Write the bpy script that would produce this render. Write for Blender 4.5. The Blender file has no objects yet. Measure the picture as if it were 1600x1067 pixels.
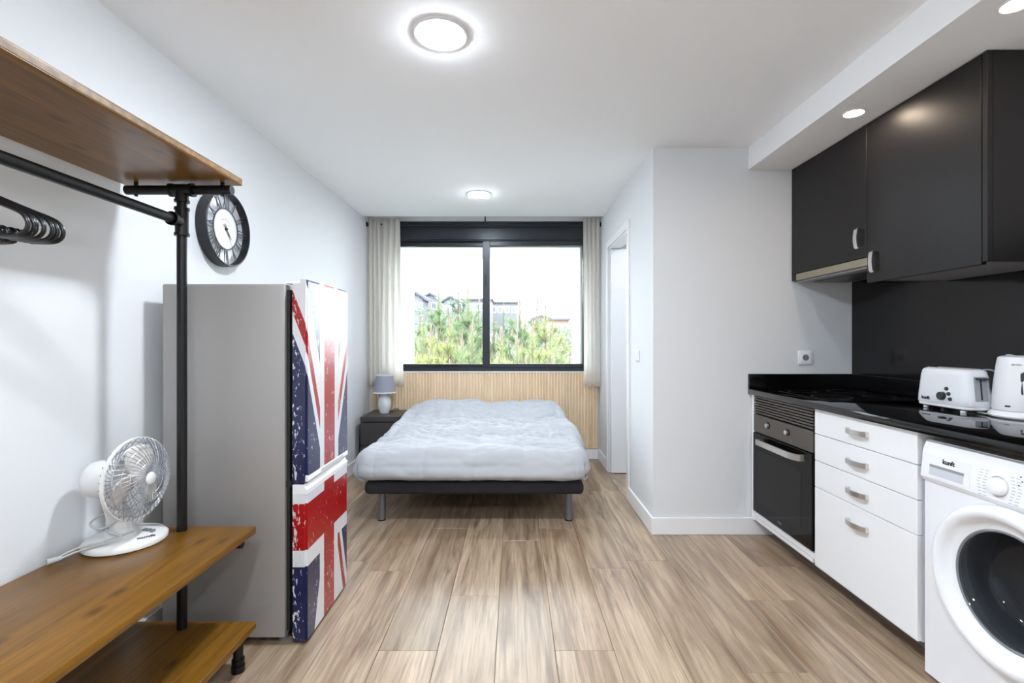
import bpy, bmesh, math, random
from mathutils import Vector, Matrix, noise
PI = math.pi
scene = bpy.context.scene
COL = scene.collection

# ------------------------------------------------------------------ camera
FPX = 757.0
cam_d = bpy.data.cameras.new('camera'); cam = bpy.data.objects.new('camera', cam_d); COL.objects.link(cam)
cam_d.sensor_fit = 'HORIZONTAL'; cam_d.sensor_width = 36.0; cam_d.lens = FPX/1600*36.0
cam_d.shift_x = -3.0/1600; cam_d.shift_y = -2.0/1600
cam_d.clip_start = 0.02; cam_d.clip_end = 600
cam.location = (0, 0, 1.2); cam.rotation_euler = (PI/2, 0, 0)
scene.camera = cam

# ------------------------------------------------------------------ world, sun, exposure
SKY = 4.1
LAMP = 106.0
w = bpy.data.worlds.new('overcast_sky'); scene.world = w; w.use_nodes = True
nt = w.node_tree; nt.nodes.clear()
out = nt.nodes.new('ShaderNodeOutputWorld'); bg = nt.nodes.new('ShaderNodeBackground')
tc = nt.nodes.new('ShaderNodeTexCoord'); nz = nt.nodes.new('ShaderNodeTexNoise'); nz.inputs['Scale'].default_value = 2.2
nz.inputs['Detail'].default_value = 4
rp = nt.nodes.new('ShaderNodeValToRGB')
rp.color_ramp.elements[0].position = .35; rp.color_ramp.elements[0].color = (.80, .88, 1, 1)
rp.color_ramp.elements[1].position = .6; rp.color_ramp.elements[1].color = (.96, .98, 1, 1)
nt.links.new(tc.outputs['Generated'], nz.inputs['Vector']); nt.links.new(nz.outputs['Fac'], rp.inputs['Fac'])
nt.links.new(rp.outputs['Color'], bg.inputs['Color']); bg.inputs['Strength'].default_value = SKY
nt.links.new(bg.outputs[0], out.inputs['Surface'])
sun_d = bpy.data.lights.new('sun', 'SUN'); sun_d.energy = 1.6; sun_d.angle = math.radians(6); sun_d.color = (1, .95, .86)
sun = bpy.data.objects.new('sun', sun_d); COL.objects.link(sun); sun.rotation_euler = (math.radians(42), 0, math.radians(20))
sun.location = (0, -10, 20)
scene.view_settings.view_transform = 'Standard'; scene.view_settings.look = 'None'
scene.view_settings.exposure = 1.85; scene.view_settings.gamma = 1.0; scene.view_settings.use_curve_mapping = False

# ------------------------------------------------------------------ materials
def srgb(r, g, b):
    f = lambda c: (c/255/12.92) if c/255 <= .04045 else ((c/255+.055)/1.055)**2.4
    return (f(r), f(g), f(b), 1)
MATS = {}
def new_mat(name):
    m = bpy.data.materials.new(name); m.use_nodes = True
    MATS[name] = m
    return m, m.node_tree, m.node_tree.nodes['Principled BSDF']
def mat(name, rgb, rough=.5, metal=0, noise_amt=.04, scale=20, bump=0, bscale=200, coat=0, spec=.5, emit=0, trans=0):
    m, t, b = new_mat(name)
    b.inputs['Roughness'].default_value = rough; b.inputs['Metallic'].default_value = metal
    b.inputs['Specular IOR Level'].default_value = spec
    b.inputs['Coat Weight'].default_value = coat; b.inputs['Coat Roughness'].default_value = .05
    b.inputs['Transmission Weight'].default_value = trans
    tc = t.nodes.new('ShaderNodeTexCoord'); n = t.nodes.new('ShaderNodeTexNoise'); n.inputs['Scale'].default_value = scale
    n.inputs['Detail'].default_value = 4
    t.links.new(tc.outputs['Object'], n.inputs['Vector'])
    mx = t.nodes.new('ShaderNodeMix'); mx.data_type = 'RGBA'
    c = srgb(*rgb)
    mx.inputs['A'].default_value = tuple(max(0, v*(1-noise_amt)) for v in c[:3])+(1,)
    mx.inputs['B'].default_value = tuple(min(1, v*(1+noise_amt)) for v in c[:3])+(1,)
    t.links.new(n.outputs['Fac'], mx.inputs['Factor']); t.links.new(mx.outputs['Result'], b.inputs['Base Color'])
    if emit:
        b.inputs['Emission Color'].default_value = c; b.inputs['Emission Strength'].default_value = emit
    if bump:
        n2 = t.nodes.new('ShaderNodeTexNoise'); n2.inputs['Scale'].default_value = bscale
        t.links.new(tc.outputs['Object'], n2.inputs['Vector'])
        bp = t.nodes.new('ShaderNodeBump'); bp.inputs['Strength'].default_value = bump; bp.inputs['Distance'].default_value = .002
        t.links.new(n2.outputs['Fac'], bp.inputs['Height']); t.links.new(bp.outputs['Normal'], b.inputs['Normal'])
    return m
class V:
    """node maths with python operators"""
    t = None
    def __init__(s, sock): s.s = sock
    @classmethod
    def op(c, o, *a, clamp=False):
        n = c.t.nodes.new('ShaderNodeMath'); n.operation = o; n.use_clamp = clamp
        for i, x in enumerate(a):
            if isinstance(x, V): c.t.links.new(x.s, n.inputs[i])
            else: n.inputs[i].default_value = x
        return V(n.outputs[0])
    def __add__(s, o): return V.op('ADD', s, o)
    def __sub__(s, o): return V.op('SUBTRACT', s, o)
    def __rsub__(s, o): return V.op('SUBTRACT', o, s)
    def __mul__(s, o): return V.op('MULTIPLY', s, o)
    def __lt__(s, o): return V.op('LESS_THAN', s, o)
    def __gt__(s, o): return V.op('GREATER_THAN', s, o)
    __radd__ = __add__; __rmul__ = __mul__
def mixc(t, fac, a, b):
    mx = t.nodes.new('ShaderNodeMix'); mx.data_type = 'RGBA'
    if isinstance(fac, V): t.links.new(fac.s, mx.inputs['Factor'])
    elif hasattr(fac, 'is_linked'): t.links.new(fac, mx.inputs['Factor'])
    else: mx.inputs['Factor'].default_value = fac
    for k, v in (('A', a), ('B', b)):
        if hasattr(v, 'is_linked'): t.links.new(v, mx.inputs[k])
        else: mx.inputs[k].default_value = v
    return mx.outputs['Result']

def wood_mat(name, dark, mid, light, rough, grain=(60, 3, 60), fig=(9, .8, 9), per_object=True, knots=0, bump=.15, spec=.5, vary=.25, cath=0):
    m, t, b = new_mat(name)
    b.inputs['Roughness'].default_value = rough; b.inputs['Specular IOR Level'].default_value = spec
    tc = t.nodes.new('ShaderNodeTexCoord'); oi = t.nodes.new('ShaderNodeObjectInfo')
    ad = t.nodes.new('ShaderNodeVectorMath'); ad.operation = 'ADD'
    sc = t.nodes.new('ShaderNodeVectorMath'); sc.operation = 'SCALE'; sc.inputs['Scale'].default_value = 37.0
    cx = t.nodes.new('ShaderNodeCombineXYZ')
    for i in range(3): t.links.new(oi.outputs['Random'], cx.inputs[i])
    t.links.new(cx.outputs[0], sc.inputs[0]); t.links.new(tc.outputs['Object'], ad.inputs[0]); t.links.new(sc.outputs[0], ad.inputs[1])
    def nse(s, detail, dist=0, rough=.6):
        mp = t.nodes.new('ShaderNodeMapping'); mp.inputs['Scale'].default_value = s
        n = t.nodes.new('ShaderNodeTexNoise'); n.inputs['Scale'].default_value = 1; n.inputs['Detail'].default_value = detail
        n.inputs['Roughness'].default_value = rough
        n.inputs['Distortion'].default_value = dist
        t.links.new(ad.outputs[0], mp.inputs['Vector']); t.links.new(mp.outputs[0], n.inputs['Vector'])
        return n.outputs['Fac']
    def ramp(s, p0, c0, p1, c1):
        r = t.nodes.new('ShaderNodeValToRGB'); r.color_ramp.elements[0].position = p0; r.color_ramp.elements[1].position = p1
        r.color_ramp.elements[0].color = c0; r.color_ramp.elements[1].color = c1
        t.links.new(s, r.inputs['Fac']); return r.outputs['Color']
    fgr = nse(grain, 6); ffg = nse(fig, 5, 1.4)
    base = ramp(ffg, .32, srgb(*mid), .68, srgb(*light))
    gr = ramp(fgr, .35, (1, 1, 1, 1), .62, (0, 0, 0, 1))
    ff2 = nse((fig[0]*1.7, fig[1]*1.3, fig[2]*1.7), 4, 2.2)
    dm = ramp(ff2, .52, (0, 0, 0, 1), .72, (1, 1, 1, 1))
    mul = t.nodes.new('ShaderNodeMath'); mul.operation = 'MULTIPLY'; t.links.new(gr, mul.inputs[0]); mul.inputs[1].default_value = .35
    c1 = mixc(t, mul.outputs[0], base, srgb(*dark))
    mul2 = t.nodes.new('ShaderNodeMath'); mul2.operation = 'MULTIPLY'; t.links.new(dm, mul2.inputs[0]); mul2.inputs[1].default_value = .55
    c2 = mixc(t, mul2.outputs[0], c1, srgb(*dark))
    if cath:
        n0 = nse((3.4, .34, 3.4), 2, .3); sx_ = t.nodes.new('ShaderNodeSeparateXYZ'); t.links.new(ad.outputs[0], sx_.inputs[0]); V.t = t
        ln = V.op('SINE', V(n0)*95.0 + V(sx_.outputs[0])*40.0)
        lr = ramp(V(n0).s, .40, (0, 0, 0, 1), .60, (1, 1, 1, 1)); lm = V.op('MAXIMUM', ln, 0.0)*V(lr)*cath
        c2 = mixc(t, lm, c2, srgb(*dark))
    if knots:
        mp = t.nodes.new('ShaderNodeMapping'); mp.inputs['Scale'].default_value = (6.5, 3.2, 6.5)
        vo = t.nodes.new('ShaderNodeTexVoronoi'); vo.voronoi_dimensions = '2D'; vo.inputs['Scale'].default_value = 1
        t.links.new(ad.outputs[0], mp.inputs['Vector']); t.links.new(mp.outputs[0], vo.inputs['Vector'])
        kr = ramp(vo.outputs['Distance'], .03, (1, 1, 1, 1), .13, (0, 0, 0, 1))
        mk = t.nodes.new('ShaderNodeMath'); mk.operation = 'MULTIPLY'; t.links.new(kr, mk.inputs[0]); mk.inputs[1].default_value = knots
        c2 = mixc(t, mk.outputs[0], c2, srgb(70, 38, 12))
    if per_object:
        hs = t.nodes.new('ShaderNodeHueSaturation')
        mr = t.nodes.new('ShaderNodeMapRange'); mr.inputs['To Min'].default_value = 1-vary; mr.inputs['To Max'].default_value = 1+vary
        t.links.new(oi.outputs['Random'], mr.inputs['Value']); t.links.new(mr.outputs[0], hs.inputs['Value'])
        t.links.new(c2, hs.inputs['Color']); c2 = hs.outputs['Color']
    t.links.new(c2, b.inputs['Base Color'])
    bp = t.nodes.new('ShaderNodeBump'); bp.inputs['Strength'].default_value = bump; bp.inputs['Distance'].default_value = .001
    t.links.new(fgr, bp.inputs['Height']); t.links.new(bp.outputs['Normal'], b.inputs['Normal'])
    return m

WALL = mat('white_wall_paint', (226, 228, 230), .75, noise_amt=.01, scale=3, bump=.05, bscale=400, spec=.3)
CEIL = mat('white_ceiling_paint', (250, 251, 253), .85, noise_amt=.01, scale=3, spec=.2)
TRIM = mat('white_lacquered_trim', (240, 240, 241), .4, noise_amt=.01)
DOORW = mat('white_door_lacquer', (236, 238, 240), .35, noise_amt=.01)
SUB = mat('grey_subfloor', (92, 78, 64), .8)
FLOORW = wood_mat('oak_vinyl_plank', (70, 50, 33), (150, 123, 97), (204, 181, 154), .34, grain=(170, 4, 40), fig=(10, .8, 9), vary=.15, bump=.12, spec=.85, cath=.26)
HONEY = wood_mat('honey_stained_pine', (66, 40, 5), (110, 74, 17), (138, 95, 28), .3, grain=(120, 4, 90), fig=(10, .9, 10), knots=.75, vary=.04, bump=.06, spec=.28)
PALE = wood_mat('pale_oak_slat', (214, 178, 136), (242, 214, 178), (250, 230, 200), .5, grain=(90, 90, 5), fig=(12, 12, 1), vary=.07, bump=.08)
BLKPIPE = mat('black_iron_pipe', (22, 22, 23), .38, .3, noise_amt=.2, bump=.05)
BLKPL = mat('black_plastic', (14, 16, 20), .3, noise_amt=.05)
BLKRIM = mat('black_clock_rim', (28, 30, 35), .4)
CHROME = mat('chrome', (225, 222, 218), .12, 1, noise_amt=.01)
NICKEL = mat('brushed_nickel', (222, 220, 217), .3, 1, noise_amt=.05, scale=60)
STEEL = mat('brushed_steel_bronze', (112, 106, 100), .35, .85, noise_amt=.05, scale=80)
HOODST = mat('galvanised_metal', (168, 160, 140), .42, .6, noise_amt=.25, scale=50)
BLKCAB = mat('matt_black_laminate', (28, 26, 27), .4, noise_amt=.03, spec=.32)
BLKIN = mat('black_carcass', (14, 14, 15), .5)
GREYUN = mat('grey_cabinet_underside', (150, 150, 152), .5)
GRANITE = mat('black_polished_granite', (10, 10, 11), .06, noise_amt=.8, scale=350, spec=.6)
GLOSSB = mat('black_gloss_panel', (20, 19, 21), .12, noise_amt=.1, spec=.4)
WHCAB = mat('white_gloss_laminate', (246, 247, 249), .3, noise_amt=.01)
KICK = mat('grey_plinth', (140, 140, 140), .45, noise_amt=.06)
OVGLASS = mat('black_oven_glass', (10, 10, 11), .08, spec=.22)
OVWIN = mat('smoked_oven_window', (26, 25, 25), .1, spec=.22)
APPL = mat('white_appliance_enamel', (244, 246, 250), .22, noise_amt=.01)
APPL2 = mat('white_appliance_plastic', (244, 245, 248), .35, noise_amt=.01)
GREYPL = mat('grey_plastic', (120, 124, 130), .35)
DKGREY = mat('dark_grey_plastic', (52, 54, 58), .35)
PRINT = mat('dark_print', (30, 32, 36), .6)
PRINTG = mat('grey_print', (150, 154, 160), .6)
LOGOW = mat('pale_print', (150, 150, 150), .5)
FRSIDE = mat('silver_grey_fridge_side', (164, 161, 158), .42, .25, noise_amt=.03, scale=120, bump=.06, bscale=500)
GASK = mat('dark_gasket', (34, 34, 36), .6)
WINFR = mat('anthracite_aluminium', (46, 50, 57), .32, .25, noise_amt=.03)
NIGHT = mat('black_brown_veneer', (62, 58, 60), .32, noise_amt=.12, scale=40)
CERAM = mat('white_ceramic', (226, 228, 232), .25, noise_amt=.03)
SHADE = mat('grey_fabric_shade', (150, 154, 166), .85, noise_amt=.06, scale=300, bump=.3, bscale=600)
SHADET = mat('white_shade_trim', (228, 230, 234), .8)
DUVETM = mat('white_cotton', (188, 191, 196), .85, noise_amt=.02, scale=8, bump=.12, bscale=900, spec=.2)
BEDBASE = mat('black_upholstery', (30, 28, 34), .75, noise_amt=.15, scale=300, bump=.3, bscale=900)
LEGM = mat('grey_metal_leg', (120, 124, 130), .35, .6)
FANW = mat('white_fan_plastic', (228, 227, 226), .38, noise_amt=.02)
FANBL = mat('cream_fan_blade', (226, 220, 214), .3)
FANWIRE = mat('pale_grey_wire', (158, 162, 170), .3, .3)
CORDW = mat('white_cord', (186, 186, 186), .5)
CORDB = mat('black_cord', (20, 20, 20), .5)
LAMPRIM = mat('white_lamp_ring', (236, 236, 238), .4)
LEDW = mat('led_diffuser_cool', (236, 245, 255), .5, emit=LAMP)
LEDW2 = mat('led_diffuser_dimmed', (238, 246, 255), .5, emit=LAMP*.58)
LEDW3 = mat('led_diffuser_added', (238, 246, 255), .5, emit=LAMP*.35)
LEDK = mat('led_diffuser_warm', (255, 232, 208), .5, emit=LAMP*.32)
MIRROR = mat('clock_silvered_glass', (222, 225, 230), .12, .25, noise_amt=.0)
DIAL = mat('clock_white_dial', (236, 238, 242), .35)
BARK = mat('pine_bark', (84, 74, 62), .9, noise_amt=.3)
CANDLE = mat('pine_candle_shoot', (84, 74, 64), .9, noise_amt=.2)
HILLM = mat('dry_hillside', (80, 77, 75), 1, noise_amt=.35, scale=.15)
GRASSM = mat('rough_grass', (70, 88, 50), 1, noise_amt=.3, scale=.6)
HOUSEW = mat('pale_plaster', (80, 83, 90), .9, noise_amt=.03, scale=1)
HOUSER = mat('grey_roof_tiles', (60, 62, 70), .9, noise_amt=.1, scale=3)
HOUSEO = mat('terracotta_plaster', (112, 88, 76), .9, noise_amt=.05, scale=1)
HOUSEG = mat('dark_far_window', (70, 76, 88), .3)

def needle_mat(name, a, b_, c):
    m, t, b = new_mat(name); b.inputs['Roughness'].default_value = .6
    g = t.nodes.new('ShaderNodeNewGeometry'); r = t.nodes.new('ShaderNodeValToRGB')
    r.color_ramp.elements[0].color = srgb(*a); r.color_ramp.elements[1].color = srgb(*c)
    e = r.color_ramp.elements.new(.5); e.color = srgb(*b_)
    t.links.new(g.outputs['Random Per Island'], r.inputs['Fac']); t.links.new(r.outputs['Color'], b.inputs['Base Color'])
    return m
NEED = [needle_mat('pine_needles_green', (62, 86, 54), (78, 104, 62), (102, 120, 74)),
        needle_mat('pine_needles_yellow', (84, 98, 52), (106, 116, 62), (130, 132, 78)),
        needle_mat('pine_needles_bluish', (62, 84, 72), (76, 98, 82), (94, 112, 92)),
        needle_mat('pine_needles_light', (74, 96, 58), (92, 112, 68), (116, 128, 82))]
BUSHM = needle_mat('olive_bush_leaves', (60, 74, 60), (76, 90, 72), (96, 106, 88))

def glass_mat():
    m = bpy.data.materials.new('window_glass'); m.use_nodes = True; t = m.node_tree; t.nodes.clear()
    o = t.nodes.new('ShaderNodeOutputMaterial'); tr = t.nodes.new('ShaderNodeBsdfTransparent'); gl = t.nodes.new('ShaderNodeBsdfGlossy')
    tr.inputs[0].default_value = (.97, .985, .98, 1); gl.inputs['Roughness'].default_value = .02
    fr = t.nodes.new('ShaderNodeFresnel'); fr.inputs[0].default_value = 1.45; mx = t.nodes.new('ShaderNodeMixShader')
    t.links.new(fr.outputs[0], mx.inputs[0]); t.links.new(tr.outputs[0], mx.inputs[1]); t.links.new(gl.outputs[0], mx.inputs[2])
    t.links.new(mx.outputs[0], o.inputs[0]); return m
GLASS = glass_mat()
def curtain_mat(name, rgb, tr_amt, tp):
    m = bpy.data.materials.new(name); m.use_nodes = True; t = m.node_tree; t.nodes.clear()
    o = t.nodes.new('ShaderNodeOutputMaterial'); d = t.nodes.new('ShaderNodeBsdfDiffuse'); tl = t.nodes.new('ShaderNodeBsdfTranslucent')
    tp_ = t.nodes.new('ShaderNodeBsdfTransparent')
    tc = t.nodes.new('ShaderNodeTexCoord'); n = t.nodes.new('ShaderNodeTexNoise'); n.inputs['Scale'].default_value = 60
    t.links.new(tc.outputs['Object'], n.inputs['Vector'])
    c = srgb(*rgb); cc = mixc(t, n.outputs['Fac'], tuple(v*.97 for v in c[:3])+(1,), c)
    t.links.new(cc, d.inputs[0]); t.links.new(cc, tl.inputs[0])
    m1 = t.nodes.new('ShaderNodeMixShader'); m1.inputs[0].default_value = tr_amt
    t.links.new(d.outputs[0], m1.inputs[1]); t.links.new(tl.outputs[0], m1.inputs[2])
    m2 = t.nodes.new('ShaderNodeMixShader'); m2.inputs[0].default_value = tp
    t.links.new(m1.outputs[0], m2.inputs[1]); t.links.new(tp_.outputs[0], m2.inputs[2])
    t.links.new(m2.outputs[0], o.inputs[0]); return m
CURT = curtain_mat('cream_curtain_cloth', (250, 248, 244), .74, .08)

def flag_mat():
    m, t, b = new_mat('worn_flag_print'); V.t = t
    b.inputs['Roughness'].default_value = .3; b.inputs['Coat Weight'].default_value = .35; b.inputs['Coat Roughness'].default_value = .2
    tc = t.nodes.new('ShaderNodeTexCoord'); sp = t.nodes.new('ShaderNodeSeparateXYZ'); t.links.new(tc.outputs['Object'], sp.inputs[0])
    x, y, z = V(sp.outputs[0]), V(sp.outputs[1]), V(sp.outputs[2])
    A = V.op('ABSOLUTE', y) + V.op('MAXIMUM', .306 - x, 0.0)
    Z = z - .463; aZ = V.op('ABSOLUTE', Z)
    up = Z > 0.0; left = y < 0.0
    qu = Z - 2.6*A; ql = (Z*-1.0) - 3.4*A
    band = lambda q, a, c: (q > a)*(q < c)
    pick = lambda s, a, c: s*a + (1.0 - s)*c
    blue_u = V.op('MAXIMUM', qu < .01, qu > .36); red_u = band(qu, .09, .18)
    blue_l = pick(left, V.op('MAXIMUM', ql < -.095, ql > .40), V.op('MAXIMUM', ql < -.375, ql > .3)); red_l = pick(left, band(ql, .175, .30), band(ql, -.27, -.15))
    blue = pick(up, blue_u, blue_l); red = pick(up, red_u, red_l)
    crossw = V.op('MAXIMUM', A < .105, aZ < .157); crossr = V.op('MAXIMUM', A < .06, aZ < .092)
    # worn specks
    def specks(scale, th, soft):
        mp = t.nodes.new('ShaderNodeMapping'); mp.inputs['Scale'].default_value = scale; t.links.new(tc.outputs['Object'], mp.inputs['Vector'])
        n = t.nodes.new('ShaderNodeTexNoise'); n.inputs['Scale'].default_value = 1; n.inputs['Detail'].default_value = 5; n.inputs['Roughness'].default_value = .62
        t.links.new(mp.outputs[0], n.inputs['Vector']); return V(n.outputs['Fac'])
    n1 = specks((90, 90, 38), 0, 0); n2 = specks((7, 7, 4), 0, 0)
    edge = V.op('MAXIMUM', 0.0, A - .24)*2.1          # heavier wear where the print wraps round the edge
    midw = V.op('MAXIMUM', 0.0, .14 - V.op('ABSOLUTE', A - .03))*.12
    worn = (n1 + (n2 - .5)*.25 + edge + midw) > .655
    white = srgb(226, 228, 233)
    c = mixc(t, blue, white, srgb(20, 30, 78)); c = mixc(t, red, c, srgb(168, 6, 16))
    c = mixc(t, crossw, c, white); c = mixc(t, crossr, c, srgb(168, 6, 16)); c = mixc(t, worn, c, srgb(214, 214, 216))
    t.links.new(c, b.inputs['Base Color']); return m
FLAG = flag_mat()

# ------------------------------------------------------------------ mesh helpers
ORIG = {}
def frame_of(axis):
    a = Vector(axis).normalized(); u = a.cross(Vector((0, 0, 1)))
    if u.length < 1e-4: u = Vector((1, 0, 0))
    u.normalize(); return a, u, u.cross(a)
class MB:
    def __init__(s): s.bm = bmesh.new()
    def box(s, x0, x1, y0, y1, z0, z1, bev=0, seg=1, M=None):
        r = bmesh.ops.create_cube(s.bm, size=1.0); vs = r['verts']
        for v in vs: v.co = Vector((x0+(v.co.x+.5)*(x1-x0), y0+(v.co.y+.5)*(y1-y0), z0+(v.co.z+.5)*(z1-z0)))
        if bev:
            es = list({e for v in vs for e in v.link_edges})
            r = bmesh.ops.bevel(s.bm, geom=es, offset=bev, segments=seg, profile=.5, affect='EDGES', clamp_overlap=True)
            vs = list({v for f in r['faces'] for v in f.verts} | {v for v in vs if v.is_valid})
        if M is not None:
            for v in vs: v.co = M @ v.co
        return s
    def rings(s, rings, closed=False, cap=True):
        V_ = [[s.bm.verts.new(p) for p in r] for r in rings]
        n = len(V_[0]); m = len(V_)
        for i in range(m if closed else m-1):
            a, b = V_[i], V_[(i+1) % m]
            for j in range(n):
                try: s.bm.faces.new((a[j], a[(j+1) % n], b[(j+1) % n], b[j]))
                except ValueError: pass
        if cap and not closed:
            for r, flip in ((V_[0], True), (V_[-1], False)):
                try: s.bm.faces.new(list(reversed(r)) if flip else r)
                except ValueError: pass
        return s
    def cyl(s, p0, p1, r0, r1=None, seg=16, cap=True):
        p0, p1 = Vector(p0), Vector(p1); r1 = r0 if r1 is None else r1
        a, u, v = frame_of(p1-p0)
        C = [(math.cos(2*PI*i/seg), math.sin(2*PI*i/seg)) for i in range(seg)]
        return s.rings([[p+(u*c+v*q)*r for c, q in C] for p, r in ((p0, r0), (p1, r1))], cap=cap)
    def tube(s, pts, r, seg=8, closed=False, cap=True):
        pts = [Vector(p) for p in pts]; n = len(pts); rs = []
        C = [(math.cos(2*PI*i/seg), math.sin(2*PI*i/seg)) for i in range(seg)]
        prev = None
        for i, p in enumerate(pts):
            if closed: d = pts[(i+1) % n]-pts[i-1]
            else: d = pts[min(i+1, n-1)]-pts[max(i-1, 0)]
            a = d.normalized()
            if prev is None: _, u, v = frame_of(a)
            else:
                u = prev - a*prev.dot(a)
                if u.length < 1e-5: _, u, v = frame_of(a)
                u.normalize(); v = u.cross(a)
            prev = u; rr = r[i] if isinstance(r, (list, tuple)) else r
            rs.append([p+(u*c+v*q)*rr for c, q in C])
        return s.rings(rs, closed=closed, cap=cap)
    def lathe(s, prof, o=(0, 0, 0), axis=(0, 0, 1), seg=32, cap=False):
        o = Vector(o); a, u, v = frame_of(axis)
        C = [(math.cos(2*PI*i/seg), math.sin(2*PI*i/seg)) for i in range(seg)]
        return s.rings([[o+a*h+(u*c+v*q)*max(r, 1e-5) for c, q in C] for r, h in prof], cap=cap)
    def prism(s, poly, fn, a0, a1):
        A = [s.bm.verts.new(fn(p, a0)) for p in poly]; B = [s.bm.verts.new(fn(p, a1)) for p in poly]; n = len(poly)
        s.bm.faces.new(list(reversed(A))); s.bm.faces.new(B)
        for i in range(n): s.bm.faces.new((A[i], A[(i+1) % n], B[(i+1) % n], B[i]))
        return s
    def grid(s, nx, ny, fn, closed_x=False):
        g = [[s.bm.verts.new(fn(i, j)) for j in range(ny)] for i in range(nx)]
        for i in range(nx if closed_x else nx-1):
            for j in range(ny-1):
                k = (i+1) % nx
                s.bm.faces.new((g[i][j], g[k][j], g[k][j+1], g[i][j+1]))
        return s
    def build(s, name, m, parent=None, smooth=35, origin=None, recalc=True):
        o = ORIG.get(parent.name, Vector()) if parent else Vector(origin or (0, 0, 0))
        if o.length: bmesh.ops.translate(s.bm, verts=s.bm.verts, vec=-o)
        if recalc: bmesh.ops.recalc_face_normals(s.bm, faces=s.bm.faces)
        me = bpy.data.meshes.new(name); s.bm.to_mesh(me); s.bm.free()
        if smooth:
            for p in me.polygons: p.use_smooth = True
            me.set_sharp_from_angle(angle=math.radians(smooth))
        me.materials.append(m)
        ob = bpy.data.objects.new(name, me); COL.objects.link(ob)
        if parent: ob.parent = parent; ORIG[ob.name] = o
        else: ob.location = o; ORIG[ob.name] = o
        return ob
def B(*a, **k): return MB().box(*a, **k)
def tag(o, label, cat, group=None, kind=None):
    o['label'] = label; o['category'] = cat
    if group: o['group'] = group
    if kind: o['kind'] = kind
    return o
def thing(name, label, cat, loc=(0, 0, 0), group=None):
    o = bpy.data.objects.new(name, None); COL.objects.link(o); o.location = loc; o.empty_display_size = .1
    ORIG[o.name] = Vector(loc); return tag(o, label, cat, group)
def smooth3(P, n=6):
    P = [Vector(p) for p in P]; o = []
    for i in range(len(P)-1):
        p0, p1, p2, p3 = P[max(i-1, 0)], P[i], P[i+1], P[min(i+2, len(P)-1)]
        for k in range(n):
            t = k/n; o.append(.5*(2*p1+(p2-p0)*t+(2*p0-5*p1+4*p2-p3)*t*t+(3*p1-p0-3*p2+p3)*t**3))
    return o+[P[-1]]
def place(o, loc, rz=0): o.location = loc; o.rotation_euler = (0, 0, rz); return o
def dup(o, parent=None, label=None, group=None):
    c = o.copy(); COL.objects.link(c)
    if parent: c.parent = parent
    if label: c['label'] = label
    if group: c['group'] = group
    for ch in o.children: dup(ch, c)
    return c
def struct(ob, label, cat): return tag(ob, label, cat, kind='structure')
def text(name, s, size, m, parent, pos, right, up, depth=.0006, bold=0.0, align='CENTER'):
    cu = bpy.data.curves.new('t', 'FONT'); cu.body = s; cu.size = size; cu.extrude = depth; cu.offset = bold; cu.align_x = align; cu.align_y = 'CENTER'
    cu.resolution_u = 3
    ob = bpy.data.objects.new('t', cu); me = bpy.data.meshes.new_from_object(ob)
    R, U = Vector(right).normalized(), Vector(up).normalized(); N = R.cross(U)
    Mx = Matrix(((R.x, U.x, N.x, pos[0]), (R.y, U.y, N.y, pos[1]), (R.z, U.z, N.z, pos[2]), (0, 0, 0, 1)))
    o = ORIG.get(parent.name, Vector()); me.transform(Matrix.Translation(-o) @ Mx)
    me.materials.clear(); me.materials.append(m); me.name = name
    t = bpy.data.objects.new(name, me); COL.objects.link(t); t.parent = parent; ORIG[t.name] = o
    bpy.data.objects.remove(ob); bpy.data.curves.remove(cu)
    return t

# ------------------------------------------------------------------ room shell
XL, XR, XP, YP, YW, YB = -1.46, 2.10, .862, 3.0, 4.9, -2.6
ZC, ZS = 2.39, 2.255
random.seed(4)
fl = struct(B(XL-.15, XR+.15, YB-.15, YW+.02, -.2, -.006).build('floor', SUB, smooth=0), 'wood-look plank floor running through the room', 'floor')
PW, PL, X0 = .2275, 1.22, -.296
joint = {-1: 1.873, 0: 2.277, 2: 1.873, 6: 2.237, 1: 2.9, 3: 2.55, 4: 1.42, 5: 1.75}
cache = {}
for k in range(-6, 12):
    xa, xb = max(XL, X0+k*PW), min(XR, X0+(k+1)*PW)
    if xb-xa < .01: continue
    j0 = joint.get(k, random.uniform(0, PL))
    y = j0 - math.ceil((j0-YB)/PL)*PL
    while y < YW:
        ya, yb = max(y, YB), min(y+PL, YW); y += PL
        if yb-ya < .02: continue
        key = (round(xb-xa, 4), round(yb-ya, 4))
        if key not in cache:
            hx, hy = (xb-xa)/2-.0006, (yb-ya)/2-.0006
            ob = B(-hx, hx, -hy, hy, -.008, 0, bev=.0012).build('plank', FLOORW, smooth=0); cache[key] = ob.data
        else:
            ob = bpy.data.objects.new('plank', cache[key]); COL.objects.link(ob)
        ob.parent = fl; ob.location = ((xa+xb)/2, (ya+yb)/2, 0)

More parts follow.
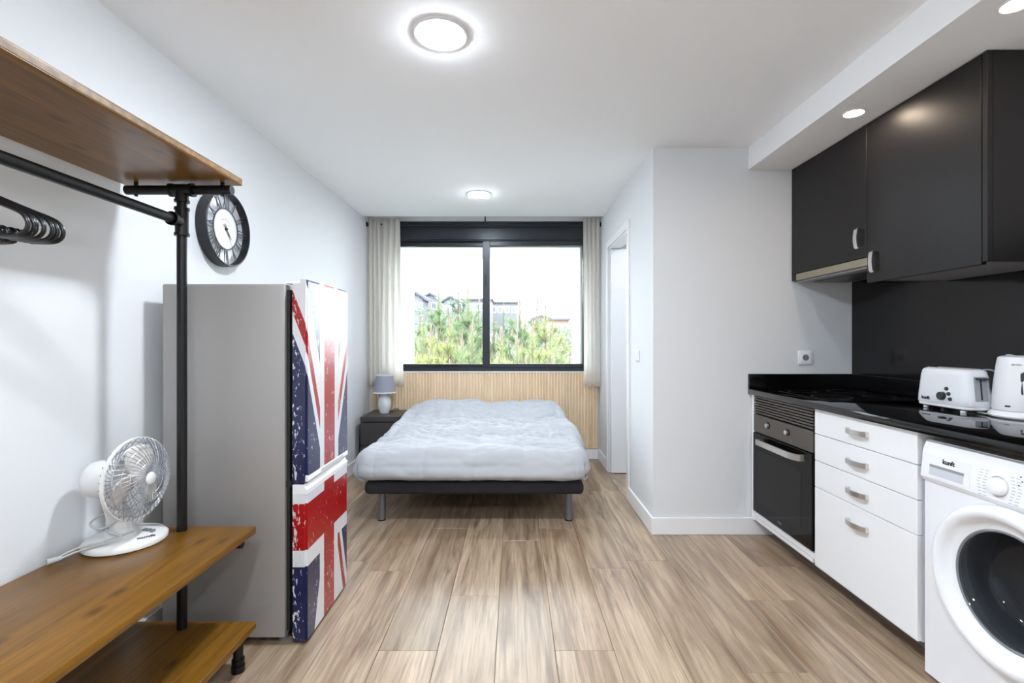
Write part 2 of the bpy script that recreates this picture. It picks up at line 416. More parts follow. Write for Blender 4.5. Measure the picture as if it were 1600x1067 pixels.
struct(B(XL-.15, XL, YB-.15, YW+.85, -.2, 2.75).build('wall_left', WALL, smooth=0), 'white left wall with the clock on it', 'wall')
VY0, VY1, BZ0, BZ1 = -2.45, -1.15, .5, 2.15  # opening for the added window behind the camera
struct(MB().box(XR, XR+.15, YB-.15, VY0, -.2, 2.75).box(XR, XR+.15, VY1, YW, -.2, 2.75).box(XR, XR+.15, VY0, VY1, -.2, BZ0).box(XR, XR+.15, VY0, VY1, BZ1, 2.75).build('wall_right', WALL, smooth=0), 'white right wall behind the kitchen units', 'wall')
struct(B(XL-.15, XR+.15, YB-.15, YB, -.2, 2.75).build('wall_back', WALL, smooth=0), 'white wall at the near end of the room', 'wall')
WX0, WX1, WZ0, WZ1, WZT = -1.28, .80, .885, 2.165, 2.405
RX0, RX1 = -1.182, .69
mb = MB()
mb.box(XL, WX0, YW, YW+.14, -.2, 2.75).box(WX1, XR+.15, YW, YW+.14, -.2, 2.75).box(WX0, WX1, YW, YW+.14, -.2, WZ0).box(WX0, WX1, YW, YW+.14, WZT, 2.75)
mb.box(XL, RX0, YW+.14, YW+.85, -.2, 2.75).box(RX1, XR+.15, YW+.14, YW+.85, -.2, 2.75).box(RX0, RX1, YW+.14, YW+.85, -.2, WZ0).box(RX0, RX1, YW+.14, YW+.85, WZ1, 2.75)
struct(mb.build('wall_window', WALL, smooth=0), 'white end wall with deep window opening', 'wall')
struct(B(XP, XR, YP, YP+.10, 0, ZC).build('wall_partition', WALL, smooth=0), 'white wall face beside the kitchen, left of the oven', 'wall')
DY0, DY1, DZ = 3.66, 4.42, 2.04
mb = MB().box(XP, XP+.10, YP+.10, DY0, 0, ZC).box(XP, XP+.10, DY1, YW, 0, 2.5).box(XP, XP+.10, DY0, DY1, DZ, ZC)
struct(mb.build('wall_side', WALL, smooth=0), 'white side wall with the doorway right of the bed', 'wall')
mb = MB().box(XL, XR, YB, 4.66, ZC, ZC+.3).box(XL, XR, 4.66, YW, 2.475, ZC+.3)
struct(mb.build('ceiling', CEIL, smooth=0), 'white ceiling with recess along the window', 'ceiling')
struct(B(1.45, XR, YB, YP, ZS, ZC).build('wall_soffit', CEIL, smooth=0), 'white dropped soffit above the wall cabinets', 'soffit')
BH, BT = .105, .014
struct(B(XL, XL+BT, YB, YW, 0, BH, bev=.003).build('baseboard_left', TRIM), 'white baseboard along the left wall', 'baseboard')
struct(B(XL+BT, XP-BT, YW-BT, YW, 0, BH, bev=.003).build('baseboard_window', TRIM), 'white baseboard below the slatted headboard panel', 'baseboard')
struct(MB().box(XP-BT, 1.62, YP-BT, YP, 0, BH, bev=.003).build('baseboard_partition', TRIM), 'white baseboard at the foot of the wall left of the oven', 'baseboard')
struct(MB().box(XP-BT, XP, YP, DY0-.06, 0, BH, bev=.003).box(XP-BT, XP, DY1+.06, YW, 0, BH, bev=.003).build('baseboard_side', TRIM), 'white baseboard either side of the doorway', 'baseboard')
# doorway casing and open door leaf
mb = MB()
for xa, xb in ((XP-.012, XP), (XP+.10, XP+.112)):
    mb.box(xa, xb, DY0-.06, DY0, 0, DZ+.06, bev=.002).box(xa, xb, DY1, DY1+.06, 0, DZ+.06, bev=.002).box(xa, xb, DY0, DY1, DZ, DZ+.06, bev=.002)
mb.box(XP, XP+.10, DY0-.002, DY0+.015, 0, DZ).box(XP, XP+.10, DY1-.015, DY1+.002, 0, DZ).box(XP, XP+.10, DY0, DY1, DZ-.015, DZ+.002)
struct(mb.build('trim_1', TRIM), 'white door casing right of the bed', 'door frame')
dr = thing('door_1', 'white flush door standing open beyond the casing right of the bed', 'door', (.9, 4.38, 0)); dr['kind'] = 'structure'
B(XP+.012, XP+.77, 4.352, 4.39, .008, DZ-.02, bev=.002).build('leaf', DOORW, dr)
mb = MB().cyl((1.575, 4.352, 1.02), (1.575, 4.345, 1.02), .025).tube([(1.575, 4.345, 1.02), (1.575, 4.315, 1.02), (1.565, 4.305, 1.02), (1.46, 4.303, 1.02)], .009)
mb.build('handle', NICKEL, dr)

# ------------------------------------------------------------------ window
win = thing('window_1', 'dark anthracite two-pane sliding window with shutter box above', 'window', (-.24, YW+.03, WZ0)); win['kind'] = 'structure'
y0, y1 = YW+.03, YW+.13
MX = -.285
mb = MB().box(WX0, WX1, y0-.01, y1, WZ1+.055, WZT, bev=.004)
sb = mb.build('shutter_box', WINFR, win)
B(WX0, WX1, y0-.022, y0-.008, WZT-.045, WZT-.030, bev=.003).build('box_rail', WINFR, sb)
B(WX0, WX1, y0-.022, y0-.008, WZ1+.055, WZ1+.072, bev=.003).build('box_rail', WINFR, sb)
B(WX0, WX0+.05, y0, y1, WZ0, WZ1+.055, bev=.003).build('frame_jamb', WINFR, win)
B(WX1-.05, WX1, y0, y1, WZ0, WZ1+.055, bev=.003).build('frame_jamb', WINFR, win)
B(WX0+.05, WX1-.05, y0, y1, WZ1+.045, WZ1+.055, bev=.003).build('frame_head', WINFR, win)
B(WX0+.05, WX1-.05, y0, y1, WZ0, WZ0+.035, bev=.003).build('frame_sill', WINFR, win)
def sash(xa, xb, ya, yb, st_l, st_r, zb, lab):
    za, zt = WZ0+.035, WZ1+.045
    s = MB().box(xa, xa+st_l, ya, yb, za, zt, bev=.003).box(xb-st_r, xb, ya, yb, za, zt, bev=.003)
    s.box(xa+st_l, xb-st_r, ya, yb, za, zb, bev=.003).box(xa+st_l, xb-st_r, ya, yb, zt-.045, zt, bev=.003)
    so = s.build('sash', WINFR, win)
    B(xa+st_l, xb-st_r, (ya+yb)/2-.003, (ya+yb)/2+.003, zb, zt-.045).build('pane', GLASS, so, smooth=0)
sash(WX0+.05, MX+.035, y0+.055, y0+.09, .05, .06, WZ0+.07, 'left')
sash(MX-.035, WX1-.05, y0+.012, y0+.047, .075, .05, WZ0+.075, 'right')
B(MX-.008, MX+.012, y0+.002, y0+.012, 1.75, 1.87, bev=.003).build('latch', BLKPL, win)

w2 = thing('window_added', 'added unseen two-pane window in the right wall behind the camera', 'window', (XR+.08, -1.8, BZ0)); w2['kind'] = 'structure'  # unseen window, added to let more light into the room
xa, xb, bm_ = XR+.05, XR+.12, (VY0+VY1)/2
mb = MB().box(xa, xb, VY0, VY1, BZ0, BZ0+.06, bev=.003).box(xa, xb, VY0, VY1, BZ1-.06, BZ1, bev=.003)
for yy in (VY0, bm_-.03, VY1-.06): mb.box(xa, xb, yy, yy+.06, BZ0+.06, BZ1-.06, bev=.003)
mb.build('frame', WINFR, w2)
B(xa+.03, xa+.036, VY0+.06, bm_-.03, BZ0+.06, BZ1-.06).build('pane', GLASS, w2, smooth=0)
B(xa+.03, xa+.036, bm_+.03, VY1-.06, BZ0+.06, BZ1-.06).build('pane', GLASS, w2, smooth=0)

# ------------------------------------------------------------------ curtain rod and curtains
RY, RZ = 4.80, 2.348
rod = thing('curtain_rod', 'thin black curtain rod with wall brackets above the window', 'curtain rod', (-.25, RY, RZ))
MB().cyl((XL+.02, RY, RZ), (XP-.02, RY, RZ), .008, seg=12).build('rod', BLKPIPE, rod)
for xx in (XL, XP-.022):
    MB().cyl((xx+.0005, RY, RZ), (xx+.0215, RY, RZ), .026 if xx < 0 else .012, .012 if xx < 0 else .026, seg=16).build('end_socket', BLKPIPE, rod)
mb = MB().cyl((-.285, RY, RZ-.012), (-.285, RY, 2.474), .006, seg=8).box(-.300, -.270, RY-.015, RY+.015, 2.466, 2.4745, bev=.002).tube([(-.285, RY+.014*math.cos(a), RZ+.014*math.sin(a)) for a in [i*PI/8 for i in range(-9, 6)]], .004, seg=6)
mb.build('bracket', BLKPIPE, rod)
def curtain(label, xa, xb, xa2, xb2, z0, folds, ph, amp):
    nx, nz_ = 90, 26; zt = RZ+.052
    def fn(i, j):
        t = i/(nx-1); s = j/(nz_-1); z = zt+(z0-zt)*s
        spread = s**1.5
        x = (xa+(xb-xa)*t)*(1-spread)+(xa2+(xb2-xa2)*t)*spread
        a = amp*(.55+.45*math.sin(2.2*s+ph)) if s > .12 else amp*.8
        y = RY - .018 - .5*amp + a*math.sin(2*PI*folds*t+ph+.5*s) + .006*math.sin(5*t+7*s)
        return Vector((x, min(y, RY-.012), z))
    o = MB().grid(nx, nz_, fn).build('curtain', CURT, smooth=80, recalc=False, origin=((xa+xb)/2, RY, z0))
    so = o.modifiers.new('solid', 'SOLIDIFY'); so.thickness = .0015
    tag(o, label, 'curtain', 'cream curtains at the window')
    zz = RZ
    for k in range(int(folds)):
        t = (k+.5)/folds; x = xa+(xb-xa)*t
        g = MB().tube([(x+.004*math.cos(q)*0, RY+.013*math.cos(q), zz+.013*math.sin(q)) for q in [i*PI/6 for i in range(12)]], .003, seg=6, closed=True)
        g.build('eyelet', BLKPL, o)
    return o
curtain('narrow cream curtain hanging against the left wall behind the table lamp', -1.435, -1.315, -1.43, -1.30, .755, 3, .4, .022)
curtain('cream curtain left of the glass, next to the dark shutter box', -1.300, -1.125, -1.305, -1.085, .745, 3, 1.3, .022)
curtain('cream curtain on the right side of the window', .685, .848, .690, .850, .745, 4, 2.0, .02)

# ------------------------------------------------------------------ slatted headboard panel
hp = thing('headboard_panel', 'pale wood vertical slat panel on the wall under the window', 'wall panel', (-.29, YW, .108))
px0, px1 = -1.44, XP-.015
B(px0, px1, YW-.012, YW-.0005, .108, .875).build('backing', PALE, hp, smooth=0)
ns = 76; pit = (px1-px0)/ns
slat_mesh = None
for i in range(ns):
    xc = px0+(i+.5)*pit
    if slat_mesh is None:
        ob = B(-pit*.33, pit*.33, -.012, .001, 0, .767, bev=.003).build('slat', PALE, smooth=0); slat_mesh = ob.data
    else:
        ob = bpy.data.objects.new('slat', slat_mesh); COL.objects.link(ob)
    ob.parent = hp; ob.location = Vector((xc, YW-.012, .108))-hp.location
B(px0, px1, YW-.028, YW-.0005, .875, .884, bev=.002).build('top_ledge', TRIM, hp)

# ------------------------------------------------------------------ bed
BX0, BX1, BY0, BY1 = -.972, .455, 3.13, 4.862
bed = thing('bed_base', 'black upholstered bed base on grey tubular metal legs', 'bed', ((BX0+BX1)/2, 4.0, 0))
B(BX0, BX1, BY0, BY1, .198, .282, bev=.03, seg=3).build('upholstered_base', BEDBASE, bed)
for lx in (BX0+.09, BX1-.09):
    for ly in (3.235, 4.72):
        lg = MB().cyl((lx, ly, .008), (lx, ly, .199), .025, seg=20).build('leg', LEGM, bed)
        MB().cyl((lx, ly, 0), (lx, ly, .009), .0256, seg=20).build('foot_cap', BLKPL, lg)
mt = B(BX0+.02, BX1-.02, BY0+.02, BY1, .283, .425, bev=.04, seg=3).build('mattress', DUVETM, origin=((BX0+BX1)/2, 4.0, .283))
tag(mt, 'mattress lying hidden under the white duvet on the bed base', 'mattress')
xc = (BX0+BX1)/2; W2 = .715; YF = 3.105; R = .075
def fold(e, r, drop, under):
    if e <= 0: return e, 0.0
    a = e/r
    if a < PI/2: return r*math.sin(a), -(r-r*math.cos(a))
    e2 = e-r*PI/2; L = max(drop-r, .01); q = min(e2/L, 1.6)
    outw = r + .012*math.sin(min(q, 1)*PI) - (under*(max(q-.72, 0))**1.3)
    return outw, -(r+min(q, 1.05)*L)
NX, NY = 210, 220
def duvet(i, j):
    sx = -1+2*i/(NX-1); sy = j/(NY-1)
    arc = sx*(W2+.235); ax = abs(arc); sg = 1 if arc >= 0 else -1
    yarc = (4.86) - sy*(4.86-YF+.19)           # runs from the head towards the foot, then down the front
    yc = max(yarc, YF+R)
    head = max(0, min(1, (yarc-4.25)/.6))
    win_ = W2 - R + .045 - .05*head + .02*math.sin(yc*5+sg)*(1-head)
    off, dzx = fold(ax-win_, R, .150+.065*max(0, min(1, (yc-3.15)/.45))+.015*math.sin(yc*7+2*sg), .10)
    x = xc + sg*(win_+off if ax > win_ else ax)
    yf_in = YF + R
    e = yf_in - yarc
    offy, dzy = fold(e, R, .165, .16)
    y = (yf_in - offy) if e > 0 else yarc
    z = .462 + (dzx if dzx < dzy else dzy)
    # rounded corner at the foot
    cx_, cy_ = xc+sg*(win_-.05), yf_in+.05
    if sg*(x-cx_) > 0 and y < cy_:
        dx, dy = abs(x-cx_), cy_-y; m_ = max(dx, dy); l = math.hypot(dx, dy)
        if l > 1e-6:
            f = ((m_/l)*.95+.05)*(1-.4*min(1, max(0, (-max(dzx, dzy)-.07)/.05))); x = cx_+sg*dx*f; y = cy_-dy*f
    flat = max(0, 1+min(dzx, dzy)/.05) if min(dzx, dzy) > -.05 else 0
    # quilting squares
    qx = ((x-xc)/.32) % 1.0; qy = ((yarc-YF)/.34) % 1.0
    px_ = math.sin(PI*qx)**.5 if 0 < qx < 1 else 0; py_ = math.sin(PI*qy)**.5 if 0 < qy < 1 else 0
    puff = .016*px_*(.45+.55*py_)
    p = Vector((x*1.0, yarc, 0))
    wv = .020*noise.noise(Vector((x*2.1+3, yarc*2.6, .3)))
    wr = 0
    for k, (fx, fy, am) in enumerate(((2.6, 10, .027), (5, 22, .019), (13, 9, .007))):
        q = noise.noise(Vector((x*fx+yarc*1.7+k*9, yarc*fy+2.5*noise.noise(Vector((x*3, yarc*3, k))), k*3.1)))
        wr += am*(1-abs(q)*2.2)
    mid = max(0, min(1, (yarc-3.28)/.3))
    pil = 0
    for pcx, hh in ((-.58, .115), (.08, .104)):
        dxp = (x-pcx)/.46; dyp = (yarc-4.63)/.30
        pil = max(pil, hh*math.exp(-(dxp**4+dyp**4)))
    gap = 0
    z += (puff + wv + wr*(.35+.65*mid))*(.25+.75*flat) + pil*(1 if dzx > -.1 else .4)
    if flat < 1:
        bz = (puff*.9+.010*noise.noise(Vector((x*5, z*9, yarc*4)))+.006*noise.noise(Vector((x*14, z*22, yarc*14))))*(1-flat)
        if dzy < dzx: y -= bz
        else: x += sg*bz
    return Vector((x, y, max(z, .238)))
dv = MB().grid(NX, NY, duvet).build('duvet', DUVETM, smooth=180, origin=(xc, 4.0, .3))
so = dv.modifiers.new('solid', 'SOLIDIFY'); so.thickness = .012; so.offset = 0
tag(dv, 'crumpled white quilted duvet spread over the whole bed', 'duvet')

# ------------------------------------------------------------------ bedside table and lamp
nx0, nx1, ny0, ny1, nzt = -1.405, -1.055, 4.43, 4.872, .50
nsd = thing('nightstand', 'black-brown two-drawer nightstand left of the bed', 'nightstand', ((nx0+nx1)/2, (ny0+ny1)/2, 0))
B(nx0, nx1, ny0-.004, ny1, nzt-.045, nzt, bev=.002).build('top', NIGHT, nsd)
B(nx0, nx0+.02, ny0+.02, ny1, 0, nzt-.0455).build('side_panel', NIGHT, nsd)
B(nx1-.02, nx1, ny0+.02, ny1, 0, nzt-.0455).build('side_panel', NIGHT, nsd)
B(nx0+.0205, nx1-.0205, ny1-.012, ny1, .02, nzt-.046).build('back_panel', NIGHT, nsd)
for za, zb in ((.245, .447), (.03, .238)):
    d_ = B(nx0+.001, nx1-.001, ny0, ny0+.0195, za, zb, bev=.0015).build('drawer', NIGHT, nsd)
    B(nx0+.03, nx1-.03, ny0+.02, ny1-.03, za+.01, zb-.06).build('drawer_box', NIGHT, d_)
lx, ly = -1.245, 4.665
lamp = thing('table_lamp', 'small table lamp with grey shade and white ceramic base on nightstand', 'lamp', (lx, ly, nzt))
prof = [(.001, .0), (.040, .0), (.043, .006), (.052, .03), (.060, .065), (.063, .095), (.058, .13), (.045, .16), (.028, .178), (.017, .185), (.015, .19)]
MB().lathe([(r, h+nzt) for r, h in prof], (lx, ly, 0), seg=36).build('base', CERAM, lamp, smooth=60)
MB().cyl((lx, ly, nzt+.185), (lx, ly, nzt+.235), .011, seg=14).build('socket', CERAM, lamp)
sh = MB().lathe([(.108, nzt+.198), (.079, nzt+.366), (.0765, nzt+.366), (.1055, nzt+.198), (.108, nzt+.198)], (lx, ly, 0), seg=48).build('shade', SHADE, lamp, smooth=50)
MB().lathe([(.1062, nzt+.197), (.1095, nzt+.196), (.1085, nzt+.206), (.1066, nzt+.206), (.1062, nzt+.197)], (lx, ly, 0), seg=48).build('trim', SHADET, sh)
MB().lathe([(.0765, nzt+.361), (.0803, nzt+.361), (.0795, nzt+.369), (.0765, nzt+.369), (.0765, nzt+.361)], (lx, ly, 0), seg=48).build('trim', SHADET, sh)
MB().tube(smooth3([(lx+.04, ly+.02, nzt+.007), (lx+.07, ly+.03, nzt+.012), (lx+.085, ly+.02, nzt+.035), (lx+.11, ly+.04, nzt+.038), (lx+.118, ly+.08, nzt+.02), (lx+.09, ly+.14, nzt+.006), (lx+.06, ly+.18, nzt+.004)]), .0035, seg=6).build('cord', CORDB, lamp)

# ------------------------------------------------------------------ refrigerator
fy0, fy1 = 1.907, 2.375
fr = thing('refrigerator', 'silver fridge-freezer with worn red, white and blue flag print doors', 'refrigerator', (-1.12, 2.14, 0))
B(-1.385, -.902, fy0, fy1, .028, 1.422, bev=.006, seg=2).build('body', FRSIDE, fr)
B(-.9, -.888, fy0+.012, fy1-.012, .05, 1.40).build('gasket', GASK, fr)
B(-1.30, -.90, fy0+.03, fy1-.03, .0285, .0295).build('bottom_plate', GASK, fr)
for xx in (-.925, -1.34):
    for yy in (fy0+.04, fy1-.04): MB().cyl((xx, yy, 0), (xx, yy, .03), .018, seg=16).build('foot', GREYPL, fr)
dx0, dx1 = -.872, -.814
ZJ = .632
# doors: the upper one has a grip scooped out of its lower front edge
d1 = MB().prism([(dx0, ZJ+.006), (dx1-.010, ZJ+.006), (dx1, ZJ+.016), (dx1, 1.432), (dx1-.006, 1.440), (dx1-.026, 1.440), (dx1-.028, 1.424), (dx0, 1.424)],
                lambda p, a: Vector((p[0], a, p[1])), fy0, fy1)
bmesh.ops.bevel(d1.bm, geom=[e for e in d1.bm.edges if all(abs(v.co.x-dx1) < 1e-5 for v in e.verts) and abs(e.verts[0].co.z-e.verts[1].co.z) > .3], offset=.009, segments=4, affect='EDGES')
du = d1.build('upper_door', FLAG, fr)
mb = MB().box(dx0, dx1-.002, fy0+.001, fy1-.001, .015, ZJ-.040, bev=.0)
bmesh.ops.bevel(mb.bm, geom=[e for e in mb.bm.edges if all(v.co.x > dx1-.01 for v in e.verts) and abs(e.verts[0].co.z-e.verts[1].co.z) > .3], offset=.009, segments=4, affect='EDGES')
dl = mb.build('lower_door', FLAG, fr)
mb = MB().prism([(dx0, ZJ-.0395), (dx1-.002, ZJ-.0395), (dx1-.002, ZJ-.022), (dx1-.007, ZJ-.018), (dx1-.013, ZJ-.002), (dx0, ZJ-.002)], lambda p, a: Vector((p[0], a, p[1])), fy0+.001, fy1-.001)
mb.build('grip_strip', APPL2, dl)
mb = MB().prism([(dx1-.030, ZJ+.010), (dx1+.0008, ZJ+.010), (dx1+.0008, ZJ+.030), (dx1-.002, ZJ+.034), (dx1-.03, ZJ+.034)], lambda p, a: Vector((p[0], a, p[1])), fy0+.0006+.004, fy1-.005)
mb.build('lip_strip', APPL2, du)
B(dx1-.001, dx1+.0016, fy0+.14, fy0+.40, ZJ+.006, ZJ+.028, bev=.001).build('grip_recess', mat('pale_grey_grip', (206, 211, 216), .35), du)
B(-.90, -.845, fy0+.01, fy0+.05, 1.4225, 1.432, bev=.002).build('hinge', APPL2, fr)
B(-.898, -.878, fy0+.004, fy0+.03, ZJ-.012, ZJ+.012).build('hinge', GASK, fr)

# ------------------------------------------------------------------ pipe clothes rack
rk = thing('clothes_rack', 'black pipe clothes rack with three honey-stained wooden shelves', 'clothes rack', (-1.2, 1.05, 0))
RK0, RK1 = .30, 1.80
PX = -1.204
B(-1.437, -1.008, RK0, RK1, 1.772, 1.799, bev=.003).build('top_shelf', HONEY, rk)
scf = mat('scuffed_edge_band', (120, 92, 60), .5, noise_amt=.9, scale=45)
B(-1.0085, -1.0068, RK0+.01, RK1-.02, 1.778, 1.793).build('edge_band', scf, [c for c in rk.children if c.name.startswith('top_shelf')][0], smooth=0)
B(-1.443, -.957, RK0, RK1, .483, .510, bev=.004, seg=2).build('bench_shelf', HONEY, rk)
ls = B(-1.443, -1.040, RK0, RK1, .130, .157, bev=.003).build('lower_shelf', HONEY, rk)
B(-1.039, -.957, RK0, RK1, .130, .157, bev=.003).build('front_board', HONEY, ls)
pr = .0165
for py in (1.757, .345):
    MB().cyl((PX, py, .06), (PX, py, 1.735), pr, seg=20).build('pole', BLKPIPE, rk)
    for z, xa, xb in ((1.744, -1.405, -1.022), (.462, -1.41, -.985), (.108, -1.41, -.985)):
        pp = MB().cyl((xa, py, z), (xb, py, z), pr, seg=20).build('cross_pipe', BLKPIPE, rk)
        tee = MB().cyl((PX-.035, py, z), (PX+.035, py, z), .0215, seg=20).cyl((PX-.042, py, z), (PX-.033, py, z), .0245, seg=20).cyl((PX+.033, py, z), (PX+.042, py, z), .0245, seg=20)
        tee.cyl((PX, py, z), (PX, py, z-.036 if z > 1 else z+.02), .0215, seg=20)
        if z > 1: tee.cyl((PX, py, z-.036), (PX, py, z-.045), .0245, seg=20)
        tee.build('tee_fitting', BLKPIPE, pp)
        for xx in (xa+.035, xb-.035):
            if z > 1: MB().cyl((xx, py, z+.01), (xx, py, 1.773), .007, seg=10).cyl((xx, py, z-.014), (xx, py, z-.022), .006, seg=8).build('bolt', BLKPIPE, pp)
    for xx in (-1.395, -1.0):
        MB().cyl((xx, py, .02), (xx, py, .108), pr, seg=18).cyl((xx, py, 0), (xx, py, .022), .0225, seg=18).cyl((xx, py, .034), (xx, py, .046), .0215, seg=18).build('foot', BLKPIPE, rk)
    MB().cyl((PX, py, 1.585), (PX, py, 1.672), .0215, seg=20).cyl((PX, py, 1.578), (PX, py, 1.588), .0245, seg=20).cyl((PX, py, 1.670), (PX, py, 1.680), .0245, seg=20).build('rail_fitting', BLKPIPE, rk)
RZH = 1.629
rl = MB().cyl((PX, .345, RZH), (PX, 1.757, RZH), pr, seg=20).build('hanging_rail', BLKPIPE, rk)
for a, b in ((1.700, 1.738), (.364, .402)): MB().cyl((PX, a, RZH), (PX, b, RZH), .0215, seg=18).cyl((PX, a, RZH), (PX, a+.01, RZH), .0245, seg=18).build('socket_fitting', BLKPIPE, rl)

# hangers
def hanger_pts():
    r = [(0, -.083), (.03, -.092), (.09, -.118), (.15, -.143), (.185, -.157), (.203, -.168), (.212, -.184), (.209, -.199), (.197, -.208), (.18, -.210), (.155, -.2095)]
    notch = [(.140, -.2085), (.135, -.200), (.133, -.192), (.126, -.186), (.117, -.186), (.110, -.192), (.108, -.201), (.102, -.2095)]
    return r + notch + [(.05, -.211)]
def smooth_pts(P, n=4):
    o = []
    for i in range(len(P)-1):
        p0, p1, p2, p3 = P[max(i-1, 0)], P[i], P[i+1], P[min(i+2, len(P)-1)]
        for k in range(n):
            t = k/n; o.append(tuple(.5*(2*p1[c]+(p2[c]-p0[c])*t+(2*p0[c]-5*p1[c]+4*p2[c]-p3[c])*t*t+(3*p1[c]-p0[c]-3*p2[c]+p3[c])*t**3) for c in (0, 1)))
    return o+[P[-1]]
half = smooth_pts(hanger_pts(), 3); loop = half + [(-x, z) for x, z in reversed(half[1:])]
hook = [(0, -.083), (0, -.06)] + [(.0215*math.cos(a)+0, .0215*math.sin(a)-.0) for a in [math.radians(d) for d in range(-90, 190, 20)]]
hook = [(0, -.085), (0, -.05), (.004, -.034), (.018, -.018), (.0225, 0.0), (.019, .013), (.011, .0205), (0, .0232), (-.011, .0205), (-.019, .013), (-.0225, 0), (-.021, -.012)]
h0 = thing('coat_hanger', '', 'coat hanger')
MB().tube([(x, 0, z) for x, z in loop], .0043, seg=8, closed=True).build('hanger_body', BLKPL, h0, smooth=60)
MB().tube([(x, 0, z) for x, z in hook], .002, seg=6).build('hook', CHROME, h0, smooth=60)
names = ['nearest', 'second nearest', 'third from the near end', 'middle', 'third from the far end', 'second farthest', 'farthest']
for k, yy in enumerate((.985, .998, 1.010, 1.025, 1.040, 1.050, 1.062)):
    h = h0 if k == 0 else dup(h0)
    h['label'] = 'black plastic coat hanger on the pipe rail, '+names[k]+' of the seven'; h['group'] = 'black coat hangers on the rail'
    place(h, (PX, yy, RZH-.0045), random.uniform(-.03, .03))

# ------------------------------------------------------------------ wall clock
ck = thing('wall_clock', 'round black-rimmed roman numeral clock on the left wall above the fridge', 'clock', (XL, 2.40, 1.75))
co = Vector((XL+.001, 2.40, 1.75)); RC = .186
MB().lathe([(.001, 0), (RC-.004, 0), (RC, .004), (RC, .050), (RC-.003, .053), (RC-.008, .053), (RC-.009, .046), (RC-.009, .012), (.001, .012)], co, (1, 0, 0), seg=72).build('rim', BLKRIM, ck)
MB().lathe([(.001, .0125), (RC-.0095, .0125), (RC-.0095, .015), (.001, .015)], co, (1, 0, 0), seg=72).build('mirror_ring', MIRROR, ck)
MB().lathe([(.001, .0155), (.100, .0155), (.102, .030), (.100, .031), (.001, .031)], co, (1, 0, 0), seg=64).build('dial', DIAL, ck)
MB().lathe([(.0975, .030), (.1035, .030), (.1035, .0345), (.0975, .0345), (.0975, .030)], co, (1, 0, 0), seg=64).build('dial_ring', BLKRIM, ck)
def cp(r, th, off=0, h=.034):   # r radius, th clock angle, off tangential offset
    y = r*math.sin(th)+off*math.cos(th); z = r*math.cos(th)-off*math.sin(th)
    return co+Vector((h, y, z))
def stroke(mb, th, a, b, wd=.0052, r0=.102, r1=RC-.008, h=.0325):
    # a,b tangential offsets at the inner and the outer end
    P = [cp(r0, th, a-wd/2, h), cp(r0, th, a+wd/2, h), cp(r1, th, b+wd/2, h), cp(r1, th, b-wd/2, h)]
    lo = [mb.bm.verts.new(p) for p in P]; hi = [mb.bm.verts.new(p+Vector((.0025, 0, 0))) for p in P]
    mb.bm.faces.new(hi); mb.bm.faces.new(lo[::-1])
    for i in range(4): mb.bm.faces.new((lo[i], lo[(i+1) % 4], hi[(i+1) % 4], hi[i]))
ROM = {12: 'XII', 1: 'I', 2: 'II', 3: 'III', 4: 'IV', 5: 'V', 6: 'VI', 7: 'VII', 8: 'VIII', 9: 'IX', 10: 'X', 11: 'XI'}
for n_, s in ROM.items():
    th = n_/12*2*PI; wid = {'I': .014, 'V': .026, 'X': .028}
    tot = sum(wid[c] for c in s); o_ = -tot/2; mb = MB()
    for c in s:
        wc = wid[c]; m_ = o_+wc/2
        if c == 'I': stroke(mb, th, m_, m_)
        elif c == 'V': stroke(mb, th, m_, m_-.010, .006); stroke(mb, th, m_, m_+.010, .0035)
        else: stroke(mb, th, m_-.010, m_+.010, .0035); stroke(mb, th, m_+.010, m_-.010, .006)
        o_ += wc
    mb.build('numeral', BLKRIM, ck, smooth=0)
def hand(name, th, ln, wd, h):
    mb = MB(); P = [cp(-.028, th, -wd*.6, h), cp(-.028, th, wd*.6, h), cp(.03, th, wd, h), cp(ln, th, .0008, h), cp(ln, th, -.0008, h), cp(.03, th, -wd, h)]
    lo = [mb.bm.verts.new(p) for p in P]; hi = [mb.bm.verts.new(p+Vector((.0012, 0, 0))) for p in P]
    mb.bm.faces.new(hi); mb.bm.faces.new(lo[::-1])
    for i in range(6): mb.bm.faces.new((lo[i], lo[(i+1) % 6], hi[(i+1) % 6], hi[i]))
    mb.build(name, BLKRIM, ck, smooth=0)
hand('hour_hand', math.radians(134), .070, .0035, .034); hand('minute_hand', math.radians(152), .098, .0028, .037)
MB().cyl(co+Vector((.031, 0, 0)), co+Vector((.041, 0, 0)), .006, seg=16).build('hand_pin', BLKRIM, ck)
mb = MB()
for k in range(9): a = math.radians(-40+k*10); mb.box(-.0005, .0005, -.003, .003, -.0018, .0018, M=Matrix.Translation(co+Vector((.0312, .048*math.sin(a), .048*math.cos(a)))))
mb.build('dial_print', PRINTG, ck, smooth=0)

# ------------------------------------------------------------------ desk fan
FZ = .510; fbx, fby = -1.325, 1.655
fan = thing('desk_fan', 'white plastic desk fan with wire grille on the bench shelf', 'fan', (fbx, fby, FZ))
MB().lathe([(.001, FZ), (.112, FZ), (.118, FZ+.004), (.119, FZ+.016), (.112, FZ+.024), (.060, FZ+.030), (.001, FZ+.032)], (fbx, fby, 0), seg=56).build('base', FANW, fan, smooth=50)
fc = Vector((-1.248, 1.605, .742)); fn_ = Vector((math.sin(math.radians(88)), -math.cos(math.radians(88)), .03)).normalized()
mot = fc - fn_*.080
